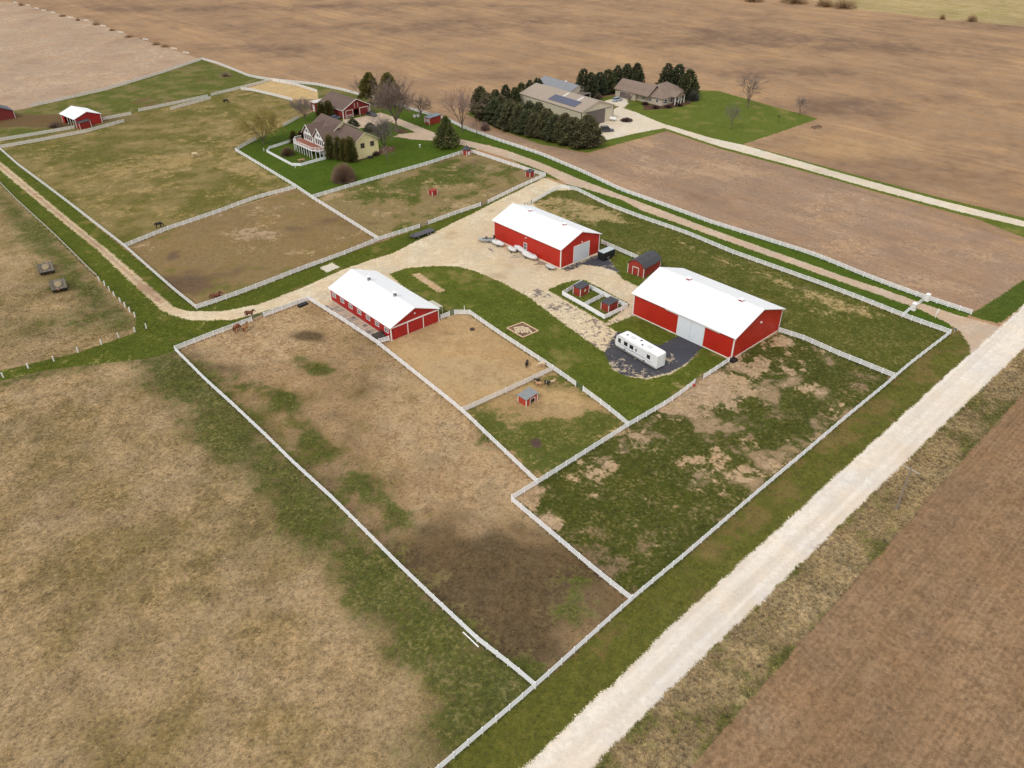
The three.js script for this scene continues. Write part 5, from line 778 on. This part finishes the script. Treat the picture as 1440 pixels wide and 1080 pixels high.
// ---------------------------------------------------------------- trees and shrubs
function limbs(h, spread, { trunkR = .28, fork = .28, n = [7, 5, 5, 4], up = .75, jit = .5, twig = .022, drop = 0 } = {}) {
  const wood = [], fine = [];
  const seg = (a, b, r0, r1, s, list) => { const g = bar(a, b, r0, s, r1); g.deleteAttribute('uv'); list.push(g.toNonIndexed()); };
  const perp = (d) => { const p = V(rr(-1, 1), rr(-1, 1), rr(-1, 1)); return p.addScaledVector(d, -p.dot(d)).normalize(); };
  const grow = (p, d, len, r, lv) => {
    const mid = p.clone().addScaledVector(d, len * .5).add(perp(d).multiplyScalar(len * .06)), d2 = d.clone().add(V(0, lv > 2 ? .12 - drop : .1, 0)).normalize(), end = mid.clone().addScaledVector(d2, len * .5), L = lv < 2 ? wood : fine;
    seg(p, mid, r, r * .75, lv < 2 ? 6 : 3, L); seg(mid, end, r * .75, Math.max(.008, r * .4), lv < 2 ? 6 : 3, L);
    if (lv >= n.length) return;
    for (let k = 0; k < n[lv]; k++) { const t = rr(.3, 1), q = t < .5 ? p.clone().lerp(mid, t * 2) : mid.clone().lerp(end, t * 2 - 1), e = d.clone().multiplyScalar(up).addScaledVector(perp(d), rr(.5, 1.0) * (1.1 - up * .4)).normalize(); grow(q, e, len * rr(.45, .72), Math.max(twig, r * .5), lv + 1); }
  };
  const tr = h * fork; seg(V(0, 0, 0), V(rr(-.1, .1), tr, rr(-.1, .1)), trunkR, trunkR * .8, 9, wood);
  for (let k = 0; k < n[0]; k++) { const a = k / n[0] * 6.283 + rr(-.4, .4), tilt = k === 0 ? .08 : rr(.3, 1) * spread; grow(V(0, tr * rr(.8, 1), 0), V(Math.cos(a) * tilt, 1, Math.sin(a) * tilt).normalize(), h * (1 - fork) * rr(.5, .62), trunkR * .5, 1); }
  const fin = (l) => { const g = mergeGeometries(l); g.computeVertexNormals(); return g; };
  return [fin(wood), fin(fine)];
}
const mBark = M(112, 98, 88, 1), mTwig = M(138, 118, 106, 1), mTwigP = M(152, 128, 116, 1), mTwigY = M(166, 148, 82, 1), mTwigG = M(126, 114, 108, 1);
function bare(name, label, px, py, h, spread, opt = {}, twigM = mTwig, group = 'bare trees') { const [a, b] = limbs(h * 1.22, spread * 1.12, { ...opt, twig: (opt.twig ?? .022) * 1.25 }), g = thing(name, label, 'tree', P(px, py), rr(0, 6), group); part('trunk', a, mBark, g); part('crown', b, twigM, g); return g; }
bare('bare_tree', 'largest bare spreading tree between the two arms of the driveway', 558, 186, 17.5, .85, { trunkR: .38, n: [10, 6, 6, 6], fork: .22, twig: .03 });
bare('bare_tree', 'tall bare pinkish tree beside the outer driveway fence', 650, 186, 15.5, .6, { trunkR: .3, n: [8, 5, 5, 4], fork: .18 }, mTwigP);
bare('bare_tree', 'low bare spreading tree behind the blue roofed red shed', 592, 166, 9, 1.1, { trunkR: .25, n: [8, 5, 5, 4], fork: .2, twig: .03 });
bare('bare_tree', 'dense bare grey tree at the corner of the yellow gable', 541, 212, 10.5, .45, { trunkR: .2, n: [10, 6, 5, 5], fork: .08, twig: .025 }, mTwigG);
bare('bare_tree', 'small grey bare tree between the pasture and the red garage', 429, 170, 8, .7, { trunkR: .18, n: [8, 6, 5, 5], fork: .16, twig: .026 }, mTwigG);
bare('willow_tree', 'yellowish budding willow at the lawn corner fence', 371, 203, 12.0, 1.05, { trunkR: .26, n: [10, 6, 6, 6], fork: .12, twig: .046, drop: .3 }, mTwigY);
bare('bare_tree', 'tall narrow bare tree on the neighbouring lawn', 1051, 153, 12.5, .35, { trunkR: .2, n: [8, 5, 4, 4], fork: .16 }, mTwigG);
bare('bare_tree', 'thin young bare tree on the neighbouring lawn near the drive', 1028, 182, 8.5, .3, { trunkR: .1, n: [6, 5, 4, 3], fork: .2 }, mTwigG);
bare('bare_tree', 'small bare tree at the far edge of the neighbouring lawn', 1124, 162, 6.5, .5, { trunkR: .1, n: [6, 5, 4, 3], fork: .2 }, mTwigG);
bare('bare_tree', 'slim bare sapling in the flower bed by the yellow gable', 545, 233, 6.0, .4, { trunkR: .07, n: [5, 4, 4, 3], fork: .3, twig: .014 }, mTwigP);
bare('bare_tree', 'slim bare sapling in front of the ranch house garage', 886, 150, 5.5, .5, { trunkR: .08, n: [5, 5, 4, 3], fork: .3 }, mTwigP);
bare('bare_tree', 'bare tree behind the right end of the red garage', 507, 140, 8, .7, { trunkR: .18, n: [7, 5, 5, 4], fork: .2 }, mTwigG);
bare('bare_tree', 'thin bare tree leaning by the fence below the pinkish tree', 670, 193, 6, .7, { trunkR: .08, n: [6, 4, 4, 3], fork: .25 }, mTwigP);
function shrub(name, label, px, py, r, h, m, group, n = 1700) {
  const list = []; for (let k = 0; k < n; k++) { const a = rr(0, 6.283), e = Math.acos(rr(-.05, 1)), L = rr(.8, 1.05), d = V(Math.sin(e) * Math.cos(a) * r, Math.cos(e) * h, Math.sin(e) * Math.sin(a) * r), s = d.clone().multiplyScalar(rr(.05, .5)).setY(d.y * rr(0, .45)); const g = bar(s, d.multiplyScalar(L).add(V(rr(-.15, .15), rr(-.1, .1), rr(-.15, .15))), Math.max(.03, r * .011), 3, Math.max(.016, r * .007)); g.deleteAttribute('uv'); list.push(g.toNonIndexed()); }
  const g = thing(name, label, 'shrub', P(px, py), rr(0, 6), group), q = mergeGeometries(list); q.computeVertexNormals(); part('twigs', q, m, g); return g;
}
shrub('round_shrub', 'large round brown twiggy shrub in front of the farmhouse columns', 484, 254, 4.4, 6.0, M(150, 122, 100, 1));
shrub('round_shrub', 'brown arching shrub inside the deck yard fence', 405, 218, 2.6, 3.0, M(128, 108, 78, 1)); shrub('round_shrub', 'dark reddish shrub beside the upper deck stair', 426, 192, 2.2, 2.6, M(92, 56, 52, 1)); shrub('round_shrub', 'grey brown brush clump on the far green pasture', 318, 107, 3.2, 2.0, M(150, 130, 104, 1), undefined, 420);
shrub('round_shrub', 'dry brush around the tyre planter at the yellow gable', 527, 218, 2.0, 1.8, M(96, 78, 68, 1)); shrub('round_shrub', 'grey shrub in the gravel bed of the pale court', 881, 170, 2.6, 1.2, M(112, 92, 84, 1)); shrub('round_shrub', 'brown round shrub beside the dark pines at the pale court', 841, 139, 2.2, 2.4, M(124, 112, 88, 1)); shrub('round_shrub', 'grey shrub at the right end wall of the ranch house', 974, 141, 3.0, 4.6, M(96, 92, 84, 1)); shrub('round_shrub', 'dark brush clump beside the white roofed shelter', 78, 178, 3.2, 1.9, M(128, 104, 84, 1), undefined, 420); shrub('round_shrub', 'pinkish bare shrub near the blue roofed shed fence', 682, 183, 2, 3.2, mTwigP);
for (const [x, y, r, h, l] of [[1117, 4, 14, 6, 'widest brown brush clump on the far field edge'], [1160, 9, 9, 7, 'middle brown brush clump on the far field edge'], [1187, 11, 12, 7, 'rounded brown brush clump at the end of the far hedge row'], [1366, 30, 5, 5, 'dark lone brush clump on the far field edge'], [1325, 27, 3, 4, 'small thin brush on the far field edge'], [1060, 2, 10, 3, 'low brush line on the far field edge']]) shrub('field_shrub', l, x, y, r * .8, h * .85, M(172, 142, 106, 1), 'brush on the far field edge', 420);
for (const [x, y] of [[30, 8], [88, 23], [110, 29], [135, 35], [158, 43], [182, 52], [220, 63], [232, 66]]) shrub('field_shrub', 'scrubby brush between the broken panels of the far field boundary', x, y, rr(1.6, 3.4), rr(1.2, 2.6), M(170, 138, 104, 1), 'scrub along the far field boundary', 240);
for (const [x, y, l] of [[922, 152, 'dark low shrub under the left ranch house windows'], [940, 151, 'dark reddish shrub under the middle ranch house windows'], [955, 149, 'dark shrub beside the ranch house porch'], [907, 147, 'low green brown shrub at the ranch house wall by the garage']]) shrub('low_shrub', l, x, y, 1.7, 1.2, M(92, 66, 58, 1), 'shrubs along the ranch house');

// evergreens: sprays of needles spread through an uneven crown
const sprayMat = new THREE.MeshStandardMaterial({ roughness: .95, vertexColors: true, side: THREE.DoubleSide });
function evergreen(h, rad, prof, { n = 1700, size = .5, cols, lobes = 6, low = .06, droop = .25, seedk = 0 } = {}) {
  const pos = [], col = [], tri = (a, b, c, k) => { for (const v of [a, b, c]) { pos.push(v.x, v.y, v.z); col.push(...k); } };
  const R0 = (t, a) => rad * prof(t) * (1 + .22 * Math.sin(a * lobes + t * 11 + seedk) + .16 * vn(a * 2.2 + seedk * 3, t * 7 + seedk) + .10 * Math.sin(t * 30 + a * 2));
  for (let k = 0; k < n; k++) {
    const t = low + (1 - low) * (1 - Math.pow(rnd(), .62)), a = rr(0, 6.283), r = R0(t, a) * Math.sqrt(rr(.38, 1.06)), p = V(Math.cos(a) * r, t * h + rr(-.2, .2), Math.sin(a) * r), o = V(Math.cos(a), .35 - droop + rr(-.3, .5), Math.sin(a)).normalize(), s = V(-Math.sin(a), rr(-.4, .4), Math.cos(a)).normalize(), z = size * rr(.6, 1.25), tone = cols[(rnd() * cols.length) | 0], f = rr(.8, 1.2), c = tone.map((v) => v * f);
    const tip = p.clone().addScaledVector(o, z * 1.3), b0 = p.clone().addScaledVector(s, z * .55), b1 = p.clone().addScaledVector(s, -z * .55), up = p.clone().add(V(0, z * .6, 0)), dn = p.clone().add(V(0, -z * .35, 0));
    tri(b0, tip, b1, c); tri(up, tip, dn, c); tri(b0, up, b1, c);
  }
  const g = new THREE.BufferGeometry(); g.setAttribute('position', new THREE.Float32BufferAttribute(pos, 3)); g.setAttribute('color', new THREE.Float32BufferAttribute(col, 3)); g.computeVertexNormals(); return g;
}
const pineCols = [alb(108, 108, 68), alb(96, 98, 64), alb(124, 118, 78), alb(84, 90, 56), alb(114, 106, 78)], darkCols = [alb(78, 84, 54), alb(66, 76, 50), alb(92, 94, 60)], thujaCols = [alb(108, 110, 44), alb(122, 116, 52), alb(90, 98, 40), alb(134, 114, 58)];
const roundProf = (t) => Math.min(1, .62 + t * 2.2) * Math.pow(Math.max(0, 1 - t), .55) * 1.12, coneProf = (t) => Math.min(1, .5 + t * 4) * Math.pow(Math.max(0, 1 - t), .85) * 1.1, colProf = (t) => Math.min(1, .75 + t * 2) * Math.pow(Math.max(0, 1 - t), .32);
const pineGeo = [0, 1, 2, 3].map((k) => evergreen(11.5, 4.6, roundProf, { n: 2600, size: .62, cols: pineCols, seedk: k * 2.3, lobes: 5 + k % 3 })), darkGeo = [0, 1, 2].map((k) => evergreen(11, 3.8, roundProf, { n: 1900, size: .6, cols: darkCols, seedk: k * 1.7 + 9 }));
const tint = [[1, 1, 1], [1.22, 1.14, .95], [.82, .92, .92], [1.1, 1.02, 1.05]].map((c) => { const m = sprayMat.clone(); m.color.setRGB(...c); return m; });
const gTrunk = cyl(.28, .08, 9.5, 7);
function pine(label, px, py, geo, s, group, at) { const g = thing('pine_tree', label, 'tree', at ?? P(px, py), rr(0, 6), group); const k = rr(.9, 1.1); g.scale.set(s * k, s * rr(.8, 1.12), s * k); part('trunk', gTrunk, mBark, g); part('crown', geo, tint[(rnd() * 4) | 0], g); return g; }
{
  const row = [[681, 171], [692, 175.5], [703, 180], [714, 184], [726, 187.5], [738, 190.5], [750, 194], [763, 197], [776, 200], [790, 203.5], [802, 206], [813, 208.5], [822, 207]];
  row.forEach(([x, y], i) => { const p = P(x, y); p.x += 1.0; p.z -= 2.5; pine(i < 1 ? 'pine at the end of the windbreak row away from the shed door' : i > 11 ? 'pine at the end of the windbreak row beside the blue van' : 'dense green pine in the front row of the windbreak along the cream shed', 0, 0, pineGeo[i % 4], (i > 9 ? 1.02 : .92) * rr(.95, 1.06), 'pines of the windbreak front row', p); });
  [[676, 160], [690, 163], [704, 167.5], [717, 172], [730, 176], [744, 179.5], [757, 183.5], [770, 187]].forEach(([x, y], i) => pine('dense green pine in the second row of the windbreak along the cream shed', x, y, pineGeo[(i + 2) % 4], .88 * rr(.94, 1.06), 'pines of the windbreak second row'));
  [[697, 152], [711, 155], [724, 156], [733, 149], [745, 143], [756, 139.5]].forEach(([x, y], i) => pine('dark pine behind the far end of the cream shed', x, y, darkGeo[i % 3], .82 * rr(.94, 1.06), 'pines behind the cream shed'));
  [[819, 138], [830, 136.5], [842, 133.5], [854, 131], [867, 128], [880, 125.5], [894, 122.5]].forEach(([x, y], i) => pine('dark pine in the row between the cream shed and the ranch house', x, y, darkGeo[i % 3], .95 * rr(.93, 1.08), 'dark pines beside the ranch house'));
  [[936, 133], [951, 134], [966, 138]].forEach(([x, y], i) => pine('dark pine standing behind the ranch house roof', x, y, darkGeo[(i + 1) % 3], 1.1 * rr(.96, 1.06), 'dark pines behind the ranch house'));
  pine('broad dark pine behind the red garage', 522, 147, evergreen(11.5, 4.6, roundProf, { n: 2000, size: .7, cols: thujaCols, seedk: 4, lobes: 4, low: .25 }), 1.05, 'pines behind the red garage'); pine('rounded pine behind the red garage, partly hidden by the large bare tree', 548, 148, evergreen(11.5, 4.4, roundProf, { n: 2000, size: .7, cols: thujaCols, seedk: 6, lobes: 5, low: .2 }), 1.15, 'pines behind the red garage');
  pine('lone bright green pine beside the driveway bend', 628, 206, evergreen(11.5, 5.0, coneProf, { n: 2600, size: .6, cols: [alb(100, 110, 54), alb(116, 120, 60), alb(84, 98, 48), alb(124, 114, 68)], seedk: 2, lobes: 7, low: .07 }), 1.0, 'lone pines');
  const th = evergreen(8.6, 1.6, colProf, { n: 1900, size: .36, cols: thujaCols, seedk: 3, lobes: 3, low: .02, droop: -.5 });
  const col = (label, x, y, s, sx) => { const g = thing('columnar_shrub', label, 'shrub', P(x, y), rr(0, 6), 'columnar evergreens by the farmhouse'); g.scale.set(sx * 1.18, s, sx * 1.18); part('stem', cyl(.12, .05, 7.5, 6), mBark, g); part('foliage', th, sprayMat, g); };
  col('narrow columnar evergreen nearest the deck', 465.5, 223, .98, .95); col('columnar evergreen left of the yellow gable group', 477.5, 224.5, .95, .9); col('columnar evergreen in the middle of the yellow gable group', 485.5, 226, .92, .9); col('widest columnar evergreen against the yellow gable corner', 494.5, 227, 1.0, 1.15);
  col('columnar evergreen pair mate at the garage wall, darker one', 453.5, 167, .78, 1.1); col('columnar evergreen at the garage wall next to the blue grey car', 463.5, 166, .82, 1.1); col('small columnar evergreen at the deck yard corner', 414, 200, .5, .8);
  const bs = evergreen(3.0, 2.2, roundProf, { n: 700, size: .36, cols: darkCols, seedk: 1 });
  for (const [x, y, l] of [[496.5, 178, 'dark rounded evergreen bush in the court behind the farmhouse roof'], [521, 184, 'small dark bush behind the yellow gable roof']]) { const g = thing('evergreen_bush', l, 'shrub', P(x, y), 0); part('foliage', bs, sprayMat, g); }
}
{ // small yard things
  let g = thing('yard_ornament', 'small white ornament standing on the farmhouse lawn', 'ornament', P(590.5, 207)); part('pedestal', cyl(.2, .14, .7, 10), mWhite, g); part('bowl', cyl(.2, .42, .25, 12), mWhite, g, 0, .7, 0);
  g = thing('planter', 'dark tyre planter against the yellow gable wall', 'planter', P(521, 222)); part('tyre', new THREE.TorusGeometry(.8, .3, 8, 20).rotateX(Math.PI / 2).translate(0, .3, 0), mTyre, g); part('soil', cyl(.7, .7, .35, 14), M(86, 66, 54, 1), g);
  g = thing('picnic_table', 'low timber table inside the deck yard', 'table', P(424, 227), R(30)); for (let k = 0; k < 4; k++) part('board', box(2.4, .06, .28, 0, .72, -.45 + k * .3), mWood, g); for (const x of [-.9, .9]) part('leg', box(.1, .7, .9, x, .35, 0), mWood, g); for (const z of [-.95, .95]) part('bench', box(2.4, .06, .28, 0, .42, z), mWood, g);
  for (const [x, y, l] of [[583, 165, 'white beehive box at the left end under the low bare tree'], [588, 164.5, 'white box beside the beehive under the low bare tree']]) { g = thing('beehive', l, 'beehive', P(x, y), R(20)); part('box', box(.9, .9, .9, 0, .6, 0), mWhite, g); part('lid', box(1.0, .12, 1.0, 0, 1.11, 0), mSteel, g); part('stand', box(.8, .15, .8, 0, .075, 0), mOldWood, g); }
  g = thing('bird_house', 'dark bird house pole on the neighbouring lawn', 'bird house', P(1094, 172)); part('pole', cyl(.06, .06, 2.2, 6), mDark, g); part('house', box(.5, .5, .5, 0, 2.4, 0), mDark, g);
  g = thing('wood_frame', 'low dark timber frame at the edge of the far field', 'frame', P(1148, 180), R(30)); for (const z of [-.6, .6]) part('beam', box(4.5, .25, .25, 0, .6, z), M(104, 84, 72), g); for (const x of [-1.8, 1.8]) for (const z of [-.6, .6]) part('leg', box(.2, .55, .2, x, .27, z), M(104, 84, 72), g);
}

// ---------------------------------------------------------------- grass: tufts standing on the near ground, each the colour of the growth it stands in
function tufts(name, label, spots, h, w, blades) {
  const pos = []; for (let k = 0; k < blades; k++) { const a = k / blades * 6.283 + .4 * (k % 2), r = w * (.55 + .45 * ((k * 7) % 5) / 4), b = .05, y = h * (.55 + .45 * ((k * 3) % 4) / 3), c = Math.cos(a), s = Math.sin(a); pos.push(-s * b, 0, c * b, s * b, 0, -c * b, c * r, y, s * r); }
  const g = new THREE.BufferGeometry(); g.setAttribute('position', new THREE.Float32BufferAttribute(pos, 3)); g.computeVertexNormals();
  const m = new THREE.InstancedMesh(g, new THREE.MeshStandardMaterial({ roughness: 1, side: THREE.DoubleSide }), spots.length), M4 = new THREE.Matrix4(), q = new THREE.Quaternion(), up = V(0, 1, 0), c = new THREE.Color();
  spots.forEach(([x, z, s], i) => {
    q.setFromAxisAngle(up, rr(0, 6.283)); M4.compose(V(x, 0, z), q, V(s, s * rr(.7, 1.3), s)); m.setMatrixAt(i, M4);
    const t = painted.find((p) => x >= p[0] && x < p[1] && z >= p[2] && z < p[3]), o = (Math.min(t[5] - 1, (z - t[2]) / (t[3] - t[2]) * t[5] | 0) * t[4] + Math.min(t[4] - 1, (x - t[0]) / (t[1] - t[0]) * t[4] | 0)) * 4, f = rr(.92, 1.36);
    c.setRGB(lin(t[6][o]) * f, lin(t[6][o + 1]) * f, lin(t[6][o + 2]) * f * rr(.9, 1.05)); m.setColorAt(i, c);
  });
  m.name = name; m.castShadow = m.receiveShadow = true; scene.add(m); return tag(m, label, 'grass', undefined, 'stuff');
}
{
  const dry = [], ditch = [], base = [], want = { [ZN.hay]: .9, [ZN.pastA]: .45, [ZN.pastD]: .5, [ZN.vergeL]: .5, [ZN.lanegrass]: .4, [ZN.lawn]: .12 };
  for (let k = 0; k < 300000; k++) { const x = rr(-129, 118), z = rr(-178, -46); if (Math.abs(x) > 37 - z * .55) continue; const id = zoneAt(x, z); if (id === ZN.vergeR) { if (rnd() < .95) ditch.push([x, z, rr(.7, 1.3)]); } else if (want[id] && rnd() < want[id] * (.5 + .9 * Math.abs(vn(x * .25, z * .25)))) dry.push([x, z, rr(.6, 1.2)]); }
  tufts('grass_tufts', 'short tufts of dry and green grass over the near meadow and paddocks', dry, .13, .24, 6);
  tufts('ditch_grass', 'long straw coloured grass tufts between the gravel road and the tilled field', ditch, .32, .34, 7);
  scene.updateMatrixWorld(true); const p = V(0, 0, 0);
  scene.children.filter((o) => o.name.startsWith('rail_fence')).forEach((f) => f.children.filter((m) => m.name === 'post').forEach((m, i, l) => { if (!l[i + 1]) return; const n = l[i + 1]; for (let k = 0; k < 14; k++) { p.copy(m.position).lerp(n.position, rnd()).add(f.position); p.x += rr(-.28, .28); p.z += rr(-.28, .28); if (p.z < -210 || p.z > -31 || Math.abs(p.x) > 129) continue; const id = zoneAt(p.x, p.z); if (id === ZN.yard || id === ZN.drive) continue; base.push([p.x, p.z, rr(.6, 1.3)]); } }));
  tufts('fence_grass', 'longer unmown grass along the foot of the white fences', base, .3, .2, 6);
}
renderer.render(scene, camera);
